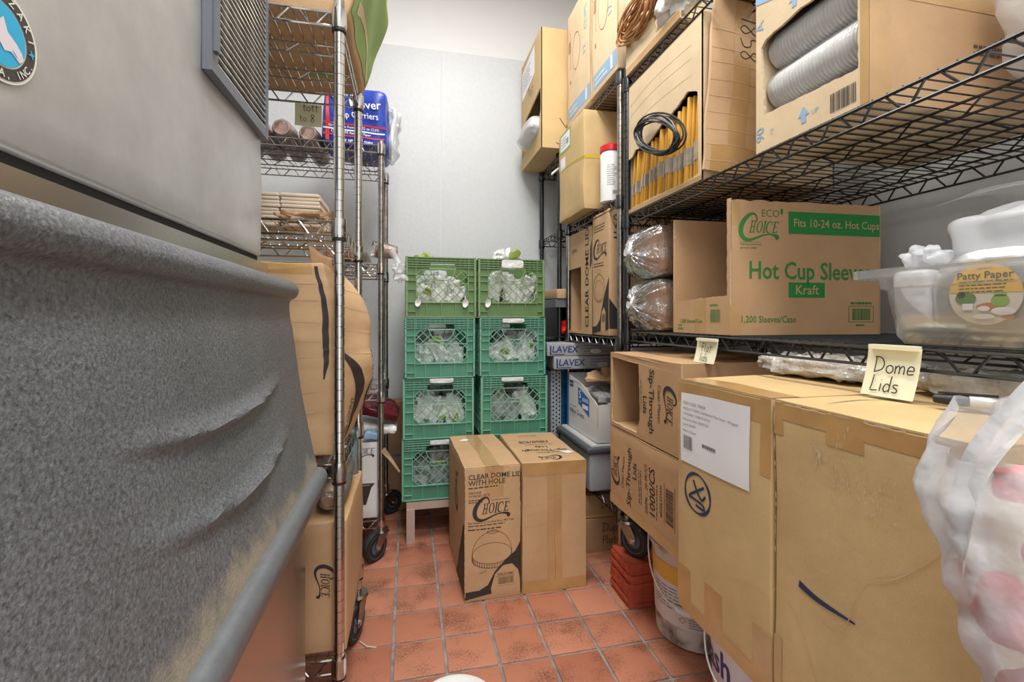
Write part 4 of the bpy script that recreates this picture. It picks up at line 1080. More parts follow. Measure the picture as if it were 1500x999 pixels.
# napkin stacks on the middle shelf
for s_, (x0, x1, n) in enumerate(((-0.43, -0.328, 9), (-0.324, -0.228, 9))):
    me = None
    for k in range(n):
        if me is None:
            C = Carton('x', 'x', 'x', (x1 - x0, 0.16, 0.0095), (0, 0, 0), m='napkin', r=0.0035, amp=0.0008, step=0.03); b = C.root.children[0]; me = b.data; bpy.data.objects.remove(b); bpy.data.objects.remove(C.root)
        o = link('napkin_pack', me, None, ((x0 + x1) / 2 + random.uniform(-.003, .003), 1.40 + random.uniform(-.002, .002), 1.3005 + 0.0098 * k))
        tag(o, 'beige folded napkin pack in the %s stack on chrome rack' % ('left' if s_ == 0 else 'right'), 'napkins', 'beige napkin stacks')
o = crumple('cardboard_scrap', 0.075, 0.03, 0.012, 'card_dark', (-0.250, 1.265, 1.313), (0, 0, 0.05), 0.02, 30, 5.0, None, 0.5, 16); tag(o, 'torn brown cardboard scrap before the beige napkin stacks', 'cardboard scrap')
# bulging kraft carton between the shelves
def bulge(p, s):
    fz = math.sin(PI * min(1, max(0, p.z / s.h))) ; fy = math.sin(PI * min(1, max(0, (p.y + s.d / 2) / s.d)))
    if p.x > 0: p.x += (0.082 * fz ** 0.8 * (0.03 + 0.97 * fy)) * (p.x / (s.w / 2)) ** 3
    if p.z > s.h * 0.7: p.x -= 0.02 * ((p.z / s.h - 0.7) / 0.3) ** 2 * (p.x > 0)
    wr = 0.0045 * abs(nz((p.x * 3, p.y * 3, p.z * 34), 1, 6)); p.y += wr if p.y < 0 else 0; p.x -= wr * (p.x > 0)
    return p
c = Carton('cardboard_box', 'large bulging kraft carton squeezed between shelves of the chrome rack', 'cardboard box', (0.40, 0.41, 0.485), (-0.383, 1.437, 0.7135), 0, 'card', r=0.008, amp=0.005, seed=41, warp=bulge, step=0.011)
w, d, h = c.w, c.d, c.h
c.print('front', S_ribbon([(w - 0.020, h - 0.01), (w - 0.016, h - 0.15), (w - 0.010, 0.24), (w - 0.016, 0.19)], [0.008, 0.014, 0.012, 0.003]), 'ink_black', 'swoosh_print')
for v in (0.28, 0.33, 0.235, 0.42, 0.38, 0.10, 0.15): c.print('front', S_ribbon([(0.10, v - 0.01), (0.22, v + 0.004), (0.37, v + 0.012)], 0.0012), 'card_crease', 'crease', 0.0012)
for v in (0.31, 0.37, 0.42, 0.25): c.print('right', S_ribbon([(0.02, v + 0.012), (0.2, v - 0.004), (0.39, v + 0.01)], 0.0014), 'card_crease', 'crease', 0.0012)
c.print('right', S_ribbon([(0.03, 0.26), (0.08, 0.20), (0.11, 0.12), (0.10, 0.02)], [0.008, 0.03, 0.03, 0.008]), 'ink_black', 'swoosh_print')
c.print('right', S_move(S_logo(0.16), 0.24, 0.10, 1, PI / 2), 'ink_black', 'logo')
c.print('right', S_move(S_text('400 COUNT', 0.02, 0.004), 0.09, 0.03, 1, PI / 2), 'ink_black')
c.tape('front', 0.0, h - 0.03, w - 0.03, h - 0.004, 'tape')
# torn flap sticking up beside the post
V = []; F = []
for j in range(9):
    for i in range(5):
        q = j / 8; V.append((0.135 + 0.05 * i / 4 + 0.02 * q, -0.16 + 0.03 * i / 4 - 0.02 * q, h - 0.015 + 0.062 * (1 - q) * (1 - 0.12 * i) - 0.05 * q + 0.004 * math.sin(i * 2 + j)))
for j in range(8):
    for i in range(4): a = j * 5 + i; F.append((a, a + 5, a + 6, a + 1))
fo = MB().add(V, F).build('torn_flap', 'card_in', c.root, True); md = fo.modifiers.new('thickness', 'SOLIDIFY'); md.thickness = 0.003
# lower carton on the bottom shelf
c = Carton('cardboard_box', 'kraft carton with sideways black logo on bottom shelf of chrome rack', 'cardboard box', (0.40, 0.40, 0.318), (-0.348, 1.42, 0.2395), 0, 'card_tan', seed=51)
w, d, h = c.w, c.d, c.h
c.print('front', S_move(S_logo(0.085), w - 0.076, 0.215, 1, -PI / 2), 'ink_black', 'logo')
c.print('right', S_ribbon([(0.0, 0.06), (0.18, 0.16), (0.40, 0.21)], 0.0025), 'card_crease', 'crease', 0.0012)
c.print('front', S_move(S_lines(0.05, 1, 0.01, 0.004, 3), w - 0.02, 0.18, 1, -PI / 2), 'ink_soft', 'small_print')
for i, (x, y, zr, n) in enumerate(((-0.194, 1.25, 0.2, 16), (-0.279, 1.262, 0.12, 15))):
    cup_sleeve('white paper cup sleeve %s on the kraft carton with sideways logo' % ('nearest the post' if i == 0 else 'next to the bin'), (x, y, 0.6015 + (0.0035 if i else 0)), n, 'cup_white' if i else 'cup_kraft', 0.024, 0.035, 0.011, rot=(-PI / 2 + 0.05, 0, 0), group='cup sleeves on the bottom shelf carton', depth=0.075)
cup_sleeve('pale cup sleeve lying over the two lower cup sleeves', (-0.236, 1.30, 0.6745), 15, 'cup_pinkish', 0.024, 0.034, 0.011, rot=(-PI / 2 + 0.03, 0, 0), depth=0.075)
t = thing('paper_roll', 'small pale blue wrapped roll beside the chrome rack post', 'roll', (-0.176, 1.597, 0.5585))
MB().lathe([(0.014, 0), (0.017, 0.004), (0.017, 0.13), (0.014, 0.135)], 16).build('roll', 'pale_blue_roll', t, True)
MB().lathe([(0.0185, 0.0), (0.0195, 0.03), (0.0182, 0.06), (0.019, 0.1), (0.012, 0.145)], 14, None, False, False).build('plastic_wrap', 'film', t, True)
# far chrome rack, second shelf: kraft cup sleeves and a plastic tail
for i, (x, y, rz, n) in enumerate(((-0.230, 2.20, 0.0, 22), (-0.330, 2.21, 0.0, 22))):
    cup_sleeve('kraft cup sleeve lying on second shelf of far rack, %s of the pair' % ('right' if i == 0 else 'left'), (x, y, 1.347), n, 'cup_kraft', 0.033, 0.0425, 0.010, group='kraft cup sleeves on the second shelf', depth=0.08)
t = cup_sleeve('kraft cup sleeve poking out of far rack towards the crates', (-0.060, 2.30, 1.372), 3, 'cup_kraft', 0.026, 0.034, 0.010, rot=(0, -PI / 2 + 0.12, 0.2), depth=0.07)
o = crumple('plastic_bag', 0.030, 0.03, 0.05, 'film_milky', (-0.040, 2.26, 1.275), (0.1, -0.1, 0), 0.024, 22, 8.0, None, 0.8, 20, -0.1)
tag(o, 'crumpled clear plastic bag hanging off far rack beside the top crate', 'plastic bag')
MB().tube([(-0.028, 0.02, 0.10), (-0.012, 0.01, 0.07), (0.004, 0, 0.04)], [0.022, 0.014, 0.012], 9).build('twisted_neck', 'film_milky', o, True)
# far chrome rack, bottom shelf
c = Carton('cardboard_box', 'white container carton with black bowl picture on far chrome rack', 'cardboard box', (0.40, 0.44, 0.335), (-0.333, 2.385, 0.1715), 0, 'card_white', seed=61, amp=0.0012)
w, d, h = c.w, c.d, c.h
c.print('front', S_move(S_logo(0.11), w - 0.118, 0.265), 'ink_black', 'logo')
c.print('front', S_join(S_poly([[(w - 0.15, 0.155), (w - 0.012, 0.155), (w - 0.028, 0.135), (w - 0.05, 0.06), (w - 0.14, 0.06)]])), 'ink_black', 'bowl_picture')
c.print('front', S_poly([[(w - 0.14, 0.150), (w - 0.025, 0.150), (w - 0.04, 0.143), (w - 0.13, 0.143)]]), 'ink_grey', 'bowl_picture', 0.0014)
c.print('right', S_join(S_move(S_text('Polypropylene', 0.085, 0.01), 0.05, 0.17), S_move(S_text('2.5 L', 0.045, 0.004), 0.06, 0.26)), 'ink_black')
for nm, hx, hy, hz, m, loc, rot, lab, sd in (('maroon_packet', 0.09, 0.10, 0.028, 'maroon', (-0.135, 2.30, 0.640), (0.25, 0.32, 0.2), 'shiny maroon packet on top of the white container carton', 2.0),
        ('clear_packet', 0.10, 0.09, 0.024, 'packet', (-0.15, 2.31, 0.552), (0, 0.15, 0), 'clear crumpled packet under the maroon packet', 3.0), ('red_packet', 0.04, 0.04, 0.022, 'bright_red', (-0.272, 2.21, 0.545), (0, 0, 0.4), 'red crumpled packet at left under the maroon packet', 4.0),
        ('blue_white_packet', 0.035, 0.03, 0.018, 'ink_pale_blue', (-0.160, 2.185, 0.535), (0, 0.2, 0.2), 'small pale blue packet between red packet and rack post', 5.0)):
    o = crumple(nm, hx, hy, hz, m, loc, rot, 0.012, 18, sd, None, 0.4, 16); tag(o, lab, 'packet')
c = Carton('cardboard_box', 'kraft box flap carton standing behind the far rack caster', 'cardboard box', (0.16, 0.10, 0.60), (-0.066, 2.70, 0.0), 0.0, 'card_dark', seed=71)
c.print('front', S_rect(0.06, 0.30, 0.155, 0.312), 'ink_blue', 'blue_line')
V = [(-0.118, 2.135, 0.475), (-0.100, 2.125, 0.492), (-0.070, 2.14, 0.44), (-0.035, 2.15, 0.375), (-0.040, 2.152, 0.370), (-0.082, 2.14, 0.432)]
o = MB().add(V, [(0, 1, 2, 5), (5, 2, 3, 4)]).build('cardboard_strip', 'card_pale'); md = o.modifiers.new('thickness', 'SOLIDIFY'); md.thickness = 0.003
tag(o, 'torn pale cardboard strip dangling beside the far chrome post', 'cardboard scrap')

# ================================================================== BLACK RACK, lower half
AX = 0.62
c = Carton('cardboard_box', 'big olive kraft carton with white shipping sheet and marker circle', 'cardboard box', (0.56, 0.288, 0.527), (AX + 0.28, 0.845, 0.3905), 0, 'card_olive', seed=81, amp=0.0016)
w, d, h = c.w, c.d, c.h
c.tape('left', 0.0, h - 0.045, d, h - 0.004); c.tape('left', 0.0, 0.0, 0.05, 0.10); c.tape('left', 0.10, 0.03, 0.155, 0.105); c.tape('left', 0.0, 0.0, d, 0.03); c.tape('left', 0.243, 0.0, d, 0.11); c.tape('left', d - 0.025, h - 0.14, d, h)
c.print('left', S_poly([[(0.014, 0.343), (0.237, 0.347), (0.238, 0.506), (0.014, 0.499)]]), 'paper', 'shipping_sheet', 0.0014)
c.print('left', S_join(S_move(S_text('ITEM CODE: 506004', 0.0095), 0.024, 0.474), S_move(S_text('PRODUCT NAME: Small Bamboo Fiber Straw - Wrapped', 0.0078), 0.024, 0.462), S_move(S_text('CONTAINS: 10,000 PCS/CTN', 0.0078), 0.024, 0.450), S_move(S_text('Production Date: 2023/01/20', 0.0078), 0.024, 0.438), S_move(S_text('Lot #: 2304301', 0.0078), 0.024, 0.426), S_move(S_text('Made in Taiwan', 0.0078), 0.024, 0.412), S_move(S_barcode(0.034, 0.03, 9), 0.026, 0.374), S_move(S_lines(0.045, 1, 0.01, 0.007, 2), 0.095, 0.392)), 'ink_grey', 'printed_text', 0.0022)
cc = [(0.075 + 0.043 * math.cos(a), 0.285 + 0.043 * math.sin(a)) for a in [2 * PI * i / 24 for i in range(25)]]
c.print('left', S_join(S_ribbon(cc, [0.006 + 0.002 * math.sin(i) for i in range(25)], 2), S_ribbon([(0.062, 0.312), (0.075, 0.290), (0.09, 0.276), (0.102, 0.288)], 0.006), S_ribbon([(0.098, 0.306), (0.07, 0.288), (0.048, 0.272), (0.06, 0.270), (0.092, 0.266), (0.096, 0.256), (0.07, 0.258)], 0.006)), 'ink_marker', 'marker_drawing')
c.slab('top', 0.0, 0.001, 0.279, d - 0.001, 0.002); c.slab('top', 0.282, 0.001, w, d - 0.001, 0.002)
c.tape('top', 0.0, 0.0, 0.06, d, off=0.0027)
c.print('left', S_ribbon([(0.10, 0.13), (0.18, 0.155), (0.27, 0.185)], 0.0012), 'card_crease', 'crease', 0.0012)
o = crumple('plastic_film', 0.02, 0.055, 0.16, 'film_milky', (AX + 0.09, 1.052, 0.735), (0, 0, 0), 0.02, 16, 3.0, None, 0.6, 18, 0, False); tag(o, 'crinkled clear film between sip-through cartons and big olive carton', 'plastic film')

c = Carton('cardboard_box', 'big olive kraft carton with dark marker stroke beside the white bag', 'cardboard box', (0.56, 0.308, 0.527), (AX + 0.28, 0.538, 0.3905), 0, 'card_olive', seed=91, amp=0.0018)
w, d, h = c.w, c.d, c.h
c.print('left', S_ribbon([(0.052, 0.238), (0.09, 0.232), (0.15, 0.236)], [0.012, 0.009, 0.003]), 'ink_marker', 'marker_stroke')
c.tape('left', 0.0, h - 0.03, d, h - 0.004); c.tape('left', 0.0, 0.38 + 0.09, 0.02, h); c.tape('left', 0.105, h - 0.05, 0.165, h); c.tape('left', 0.0, 0.0, 0.018, 0.125); c.tape('left', d - 0.03, h - 0.06, d, h)
c.print('left', S_ribbon([(0.09, 0.205), (0.13, 0.215), (0.165, 0.30), (0.21, 0.335), (0.275, 0.405)], [0.001, 0.0014, 0.001, 0.0022, 0.001]), 'card_crease', 'crease', 0.0012)
c.print('left', S_ribbon([(0.0, 0.20), (0.045, 0.185), (0.10, 0.08)], 0.001), 'card_crease', 'crease', 0.0012)
for u0, v0, sx_, sy_ in ((0.125, 0.44, 0.010, 0.030), (0.175, 0.43, 0.018, 0.020), (0.09, 0.455, 0.006, 0.010)):
    rnd = random.Random(int(u0 * 1000)); c.print('left', S_join(*[S_ribbon([(u0 + a, v0 + b_), (u0 + a + rnd.uniform(-.002, .002), v0 + b_ + rnd.uniform(.002, .009))], rnd.uniform(.0005, .0013)) for a, b_ in [(rnd.gauss(0, sx_), rnd.gauss(0, sy_)) for _ in range(70)]]), 'card_pale', 'scuff_marks', 0.0009)
c.wear('left', 'up', seed=12); c.wear('left', 'lo', 0.5, 1, seed=13); c.wear('left', 'hi', 0.6, 1, seed=14)
c.slab('top', 0.0, 0.001, 0.279, d - 0.001, 0.002); c.slab('top', 0.282, 0.001, w, d - 0.001, 0.002)
c.print('top', S_ribbon([(0.05, 0.25), (0.13, 0.262), (0.22, 0.245)], [0.001, 0.003, 0.001]), 'ink_marker', 'pen_line', 0.003)

# sip-through cartons
c = Carton('cardboard_box', 'lower kraft sip-through lid carton, lettering reading upwards', 'cardboard box', (0.48, 0.455, 0.277), (0.965, 1.370, 0.3905), 0, 'card_tan', seed=101, amp=0.003)
U = PI / 2
c.print('left', S_join(S_move(S_text('Clear Plastic', 0.023, 0.002, 0, 'CENTER'), 0.110, 0.135, 1, U), S_move(S_text('Sip-Through', 0.040, 0.012, 0, 'CENTER'), 0.158, 0.135, 1, U), S_move(S_text('Lids', 0.036, 0.012, 0, 'CENTER'), 0.200, 0.165, 1, U), S_move(S_lines(0.15, 2, 0.012, 0.004, 3), 0.218, 0.07, 1, U),
        S_move(S_text('50/PK - 20 PK/CS', 0.022, 0.004, 0, 'CENTER'), 0.268, 0.135, 1, U), S_move(S_text('1000/CS', 0.046, 0.014, 0, 'CENTER'), 0.312, 0.135, 1, U), S_move(S_lines(0.15, 1, 0.01, 0.004, 4), 0.325, 0.06, 1, U), S_move(S_text('#500LSTWH', 0.018, 0.008, 0, 'CENTER'), 0.352, 0.13, 1, U)), 'ink_black')
c.print('left', S_join(S_move(S_barcode(0.10, 0.04, 6), 0.412, 0.08, 1, U), S_rect(0.364, 0.07, 0.366, 0.192), S_rect(0.418, 0.07, 0.42, 0.192)), 'ink_black', 'barcode')
c.print('left', S_move(S_logo(0.115), 0.078, 0.075, 1, U), 'ink_black', 'logo')
c.slab('top', 0.0, 0.0, 0.23, 0.455); c.tape('left', 0.0, 0.0, 0.455, 0.035, 'tape_pale')
c = Carton('cardboard_box', 'upper kraft sip-through lid carton with its far end torn open', 'cardboard box', (0.48, 0.455, 0.258), (0.965, 1.370, 0.6745), 0, 'card_tan', amp=0.001, body=False, seed=103)
c.panels({'left': [[(0, 0), (0.455, 0), (0.455, 0.258), (0, 0.258)], [(0.012, 0.012), (0.010, 0.245), (0.215, 0.238), (0.222, 0.06), (0.20, 0.012)]], 'top': True, 'bottom': True, 'back': True, 'front': True, 'right': True})
U = -PI / 2
c.print('left', S_join(S_move(S_text('Clear Plastic', 0.023, 0.002, 0, 'CENTER'), 0.335, 0.13, 1, U), S_move(S_text('Sip-Through', 0.040, 0.012, 0, 'CENTER'), 0.285, 0.13, 1, U), S_move(S_text('Lids', 0.036, 0.012, 0, 'CENTER'), 0.246, 0.115, 1, U), S_move(S_lines(0.13, 1, 0.012, 0.003, 3), 0.230, 0.19, 1, U)), 'ink_black')
c.print('left', S_move(S_logo(0.115), 0.365, 0.19, 1, U), 'ink_black', 'logo')
c.slab('top', 0.0, 0.0, 0.24, 0.455)
# film packs on top of the cartons
for i, (y, x, hx, hy, hz, z, lab) in enumerate(((0.90, 0.97, 0.10, 0.17, 0.024, 0.945, 'long clear bag of white lids on the big cartons, far half'), (0.555, 0.98, 0.09, 0.150, 0.024, 0.945, 'long clear bag of white lids on the big cartons, near half'))):
    o = crumple('lid_bag', hx, hy, hz, 'bubble', (x, y, z + 0.002), (0, 0, 0.05), 0.016, 30, i + 5.0, None, 0.5, 30); tag(o, lab, 'plastic bag', 'bags of lids under the shelf')
# marker pen
t = thing('marker_pen', 'white marker pen with black cap on the big olive carton', 'marker', (0.80, 0.551, 0.9285), math.atan2(-0.055, 0.045))
mx = Matrix.Rotation(PI / 2, 4, 'Y') @ Matrix.Identity(4)
tr = Matrix.Translation((0, 0, 0.008))
MB().lathe([(0.0075, 0.018), (0.008, 0.02), (0.008, 0.115), (0.006, 0.12)], 14, tr @ mx).build('barrel', 'white_plastic', t, True)
MB().lathe([(0.005, -0.016), (0.0065, -0.014), (0.0082, 0.0), (0.0086, 0.022), (0.0086, 0.024)], 14, tr @ mx).build('cap', 'black_plastic', t, True)
MB().box(-0.01, 0.055, -0.003, 0.003, 0.0165, 0.019).build('clip', 'black_plastic', t)
# hanging notes
def note(label, y0, y1, z0, z1, lines, curl):
    t = thing('note_slip', label, 'note', (0.8125, (y0 + y1) / 2, z1))
    W = y1 - y0; H_ = z1 - z0; V = []; F = []
    X = lambda q: -0.004 - curl * q * q
    for j in range(9):
        for i in range(7): q = j / 8; V.append((X(q) - 0.0025 * math.sin(PI * i / 6) * q, W / 2 - W * i / 6 + 0.012 * q * (0.5 if curl > 0 else 0), -H_ * q))
    for j in range(8):
        for i in range(6): a = j * 7 + i; F.append((a, a + 7, a + 8, a + 1))
    MB().add(V, F).build('paper', 'note_paper', t, True)
    MB().box(-0.012, 0.0, -W / 2 + 0.004, W / 2 - 0.006, -0.004, 0.004).build('folded_top', 'note_paper', t)
    sh = S_join(*[S_move(S_hand(s_, sz, 0.075), u, v) for s_, sz, u, v in lines])
    o = MB().add([(X(min(1, -v / H_)) - 0.0042, W / 2 - u + 0.012 * (-v / H_) * 0.5, v) for u, v in sh[0]], sh[1]).build('handwriting', 'ink_pen', t)
note('small cream note lettered Flat lids on the black shelf edge', 1.100, 1.192, 0.936, 1.000, (('Flat', 0.024, 0.030, -0.033), ('lids', 0.023, 0.030, -0.059)), 0.010)
note('cream note lettered Dome Lids on the black shelf edge', 0.592, 0.682, 0.925, 1.010, (('Dome', 0.027, 0.018, -0.044), ('Lids', 0.027, 0.018, -0.076)), 0.012)
# white plastic bag with red things
t = thing('plastic_bag', 'white translucent plastic bag with red contents hanging at the right', 'plastic bag', (0.575, 0.325, 0.40), math.radians(-51))
V = []; F = []; nu, nv = 56, 40
for j in range(nv + 1):
    q = j / nv; z = 0.56 * q
    rx = 0.030 + 0.054 * min(1, max(0, (q - 0.50) / 0.39)); ry = 0.030 + 0.012 * math.sin(PI * min(1, q)) ** 0.7
    if q > 0.88: k = (q - 0.88) / 0.12; rx *= 1 - 0.25 * k; ry *= 1 - 0.2 * k
    if q < 0.04: rx *= q / 0.04; ry *= q / 0.04
    for i in range(nu):
        a = 2 * PI * i / nu; p = Vector((rx * math.cos(a), ry * math.sin(a), z))
        n = 0.012 * (abs(nz(p, 14, 2)) * 1.6 - 0.4) + 0.006 * nz(p, 34, 5) + (0.009 * math.sin(a * 9 + q * 5) * max(0, q - 0.6) * 2)
        p += Vector((math.cos(a), math.sin(a), 0)) * n; p.z += 0.02 * nz((a, 0, 3), 1.5, 4) * q + (0.035 * max(0, q - 0.8) * 5 * math.sin(a * 1.0 + 0.6)); V.append(p)
for j in range(nv):
    for i in range(nu): i2 = (i + 1) % nu; F.append((j * nu + i, j * nu + i2, (j + 1) * nu + i2, (j + 1) * nu + i))
MB().add(V, F).build('bag_skin', 'bag_skin_white', t, True, ang=3)
hb = MB()
V = []; F = []
hp = catmull([(-0.056, 0.0, 0.43), (-0.042, -0.012, 0.515), (-0.016, -0.012, 0.565), (0.014, -0.008, 0.605), (0.055, 0.0, 0.60), (0.08, 0.01, 0.53)], 8)
for i, p in enumerate(hp):
    q = i / (len(hp) - 1); wv = 0.050 - 0.026 * math.sin(PI * q)
    for jj in range(7):
        b_ = (jj - 3) / 3; V.append((p.x - 0.008 * math.cos(b_ * 4), p.y + b_ * wv * 0.7, p.z - abs(b_) * 0.015 + 0.008 * math.sin(b_ * 7 + q * 3)))
for i in range(len(hp) - 1):
    for jj in range(6): a = i * 7 + jj; F.append((a, a + 1, a + 8, a + 7))
MB().add(V, F).build('bag_handle', 'bag_skin_white', t, True, ang=3)
for i, (x, y, z, r) in enumerate(((0.560, 0.333, 0.905, 0.017), (0.561, 0.333, 0.775, 0.030), (0.568, 0.330, 0.70, 0.024), (0.583, 0.312, 0.84, 0.024))):
    o = crumple('red_packet', r, r * 0.8, r, 'bright_red', (x, y, z), (0, 0, i), 0.015, 20, i + 1.0, None, 0.8, 14); tag(o, ('red packet at the mouth of the white plastic bag', 'red packet inside the lower part of the white plastic bag', 'red packet inside the lower part of the white plastic bag', 'red packet in the middle of the white plastic bag')[i], 'packet', 'red packets in the white bag')
# floor bucket under the black rack
def bucket(label, loc, rz, h=0.37, r0=0.128, r1=0.146, m='bucket_white'):
    t = thing('bucket', label, 'bucket', loc, rz)
    R = lambda z: r0 + (r1 - r0) * z / h
    MB().lathe([(r0 - 0.012, 0), (r0, 0.006), (R(h - 0.07), h - 0.07), (R(h) + 0.006, h - 0.068), (R(h) + 0.006, h - 0.058), (R(h), h - 0.056), (R(h), h - 0.03), (R(h) + 0.008, h - 0.028), (R(h) + 0.008, h), (R(h) - 0.01, h + 0.004), (R(h) - 0.012, h - 0.008), (0.01, h - 0.008)], 48, None, True, True).build('pail', m, t, True)
    return t, R
def wrap(t, R, sh, m, name, off=0.001, mx=0.012, a0=0.0):
    V, F = subdiv2d(sh, mx); out = []
    for u, v in V:
        r = R(v) + off; a = a0 + u / r; out.append((r * math.cos(a), r * math.sin(a), v))
    o = MB().add(out, F).build(name, m, t, True)
    if name == 'small_print': o['kind'] = 'stuff'
    return o
def handle(t, R, h, a, drop):
    pts = []
    for i in range(25):
        q = PI * i / 24; z = h - 0.045 - drop * math.sin(q) ** 0.8; r = R(z) + 0.012 + 0.006 * math.sin(q)
        pts.append((r * math.cos(q), -r * math.sin(q), z))
    rot = Matrix.Rotation(a, 4, 'Z'); P = [rot @ Vector(p) for p in pts]
    w_ = MB().tube(P, 0.0024, 6).build('handle_wire', 'white_plastic', t, True)
    MB().tube(P[10:15], [0.009, 0.011, 0.0115, 0.011, 0.009], 10).build('handle_grip', 'white_plastic', w_, True)
t, R = bucket('dirty white pail with yellow band and worn label under the shelf', (0.955, 1.420, 0.0), 0)
A0 = math.radians(215)
wrap(t, R, S_rect(-0.25, 0.07, 0.2, 0.262), 'bucket_label', 'label_sheet', 0.0008, a0=A0)
wrap(t, R, S_poly([[(-0.16, 0.262), (-0.16, 0.218), (-0.06, 0.205), (0.02, 0.20), (0.16, 0.225), (0.16, 0.262)]]), 'label_gold', 'yellow_band', 0.0014, a0=A0)
wrap(t, R, S_ellipse(0.045, 0.215, 0.045, 0.026), 'ink_white', 'oval_mark', 0.0018, a0=A0)
wrap(t, R, S_move(S_text('S', 0.055, 0.03, 0.2), 0.022, 0.197), 'ink_blue', 'logo', 0.0024, a0=A0)
wrap(t, R, S_join(S_move(S_lines(0.20, 7, 0.011, 0.0035, 5), -0.10, 0.185), S_move(S_lines(0.075, 5, 0.008, 0.003, 8), 0.03, 0.112)), 'ink_grey', 'small_print', 0.0016, a0=A0)
wrap(t, R, S_join(S_ribbon([(0.0, 0.098), (0.01, 0.108), (0.02, 0.098), (0.01, 0.088), (0.0, 0.098)], 0.0018, 1, False)), 'ink_red', 'hazard_diamond', 0.0018, a0=A0)
handle(t, R, 0.37, math.radians(-42), 0.19)
t, R = bucket('white pail lettered in dark purple below the big olive cartons', (0.925, 1.060, 0.0), 0, 0.36)
wrap(t, R, S_rect(-0.32, 0.06, 0.22, 0.25), 'bucket_label', 'label_sheet', 0.0008, a0=A0)
mat('ink_purple', (58, 48, 110), 0.5)
wrap(t, R, S_move(S_text('Lowash', 0.095, 0.022, 0, 'LEFT', 0.8), -0.285, 0.135), 'ink_purple', 'printed_text', 0.0016, a0=A0)
wrap(t, R, S_rect(-0.32, 0.06, 0.22, 0.075), 'ink_purple', 'purple_band', 0.0014, a0=A0)
handle(t, R, 0.36, math.radians(-70), 0.20)
# white lid on the floor at the lower edge
t = thing('pail_lid', 'white plastic pail lid lying on the floor tiles', 'lid', (0.125, 1.262, 0.0005))
MB().lathe([(0.02, 0.012), (0.095, 0.012), (0.10, 0.016), (0.112, 0.016), (0.114, 0.0)], 40, None, True, False).build('disc', 'white_plastic', t, True)
MB().lathe([(0.07, 0.0122), (0.072, 0.0145), (0.075, 0.0122)], 36, None, False, False).build('raised_ring', 'white_plastic', t, True)
# straw on floor
o = MB().tube([(-0.155, 1.60, 0.004), (-0.13, 1.57, 0.004), (-0.10, 1.56, 0.003)], 0.0015, 5).build('plastic_tie', 'white_plastic'); tag(o, 'thin white plastic tie on the tiles by the near caster', 'plastic tie')

# ================================================================== BLACK RACK, third shelf (z 1.012)
SZ = 1.0145
def bundle(label, loc, sz):
    hx, hy, hz = sz
    t = thing('sleeve_bundle', label, 'wrapped bundle', loc, 0, 'plastic-wrapped kraft bundles')
    softbox('kraft_stack', 'sleeve_kraft', t, (hx * 2 - 0.05, hy * 2 - 0.02, hz * 2 - 0.016), (0.03, 0, 0.006), 0.03)
    V = []; F = []; nr, na = 14, 72
    for j in range(nr + 1):
        q = j / nr
        for i in range(na):
            a = 2 * PI * i / na; ca, sa = math.cos(a), math.sin(a)
            e = 0.45; yy = math.copysign(abs(ca) ** e, ca) * hy * q; zz = math.copysign(abs(sa) ** e, sa) * hz * q
            pl = 0.011 * math.sin(a * 17 + 3 * nz((ca, sa, 0), 2, loc[2])) * math.sin(PI * min(1, q * 0.9)) + 0.012 * nz((ca * 2, sa * 2, q * 3), 1.5, loc[2] * 5)
            x = -hx + 0.012 + (0.05 * q ** 3) - 0.02 * (1 - q) ** 3 + pl
            V.append((x, yy, hz + zz))
    b0 = len(V) - na
    for j in range(10):
        q = (j + 1) / 10
        for i in range(na):
            yx, yy, zz = V[b0 + i]; n = 0.006 * nz((yy * 30, zz * 30, q * 8), 1, 3)
            V.append((-hx + 0.062 + (2 * hx - 0.07) * q, yy * (1 + n * 4) , hz + (zz - hz) * (1 + n * 4)))
    for j in range(nr + 10):
        for i in range(na): i2 = (i + 1) % na; F.append((j * na + i, (j + 1) * na + i, (j + 1) * na + i2, j * na + i2))
    MB().add(V, F).build('plastic_wrap', 'film', t, True, ang=3)
    MB().lathe([(0.004, 0), (0.012, 0.006), (0.007, 0.014), (0.014, 0.03)], 10, Matrix.Rotation(-PI / 2, 4, 'Y')).build('gathered_knot', 'film_milky', t, True, (-hx + 0.01, 0, hz))
    return t
bundle('plastic-wrapped kraft sleeve bundle standing on the shelf, lower one', (1.00, 1.56, SZ), (0.205, 0.115, 0.0935))
bundle('plastic-wrapped kraft sleeve bundle lying on top of the other', (0.99, 1.56, SZ + 0.190), (0.205, 0.118, 0.0925))
# eco sleeve carton
c = Carton('cardboard_box', 'kraft hot cup sleeve carton with green print and cut-open side', 'cardboard box', (0.472, 0.285, 0.362), (1.066, 1.210, SZ), math.radians(-2.0), 'card_tan', amp=0.0, body=False, seed=111)
w, d, h = c.w, c.d, c.h
tear = [(0.0 + w * i / 24, h - 0.002 - 0.004 * (i % 3 == 0) * (i < 12)) for i in range(25)]
c.panels({'front': [[(0, 0), (w, 0)] + tear[::-1]], 'back': True, 'right': True, 'bottom': True,
          'left': [[(0, 0), (d, 0), (d, h), (d - 0.012, h), (d - 0.012, 0.106), (0.07, 0.10), (0.004, 0.098), (0.004, h - 0.03), (0, h - 0.03)]]})
c.print('front', S_move(S_logo(0.128), 0.026, 0.250), 'ink_green', 'logo')
c.print('front', S_join(S_move(S_text('ECO', 0.028, -0.004), 0.092, 0.316), S_rect(0.03, 0.247, 0.09, 0.2478), S_move(S_text('Making tomorrow', 0.0085), 0.03, 0.239), S_move(S_text('greener today!', 0.0085), 0.03, 0.230), S_ellipse(0.155, 0.332, 0.004, 0.009)), 'ink_green')
c.print('front', S_rect(0.176, 0.273, 0.468, 0.333), 'ink_green_box', 'green_banner')
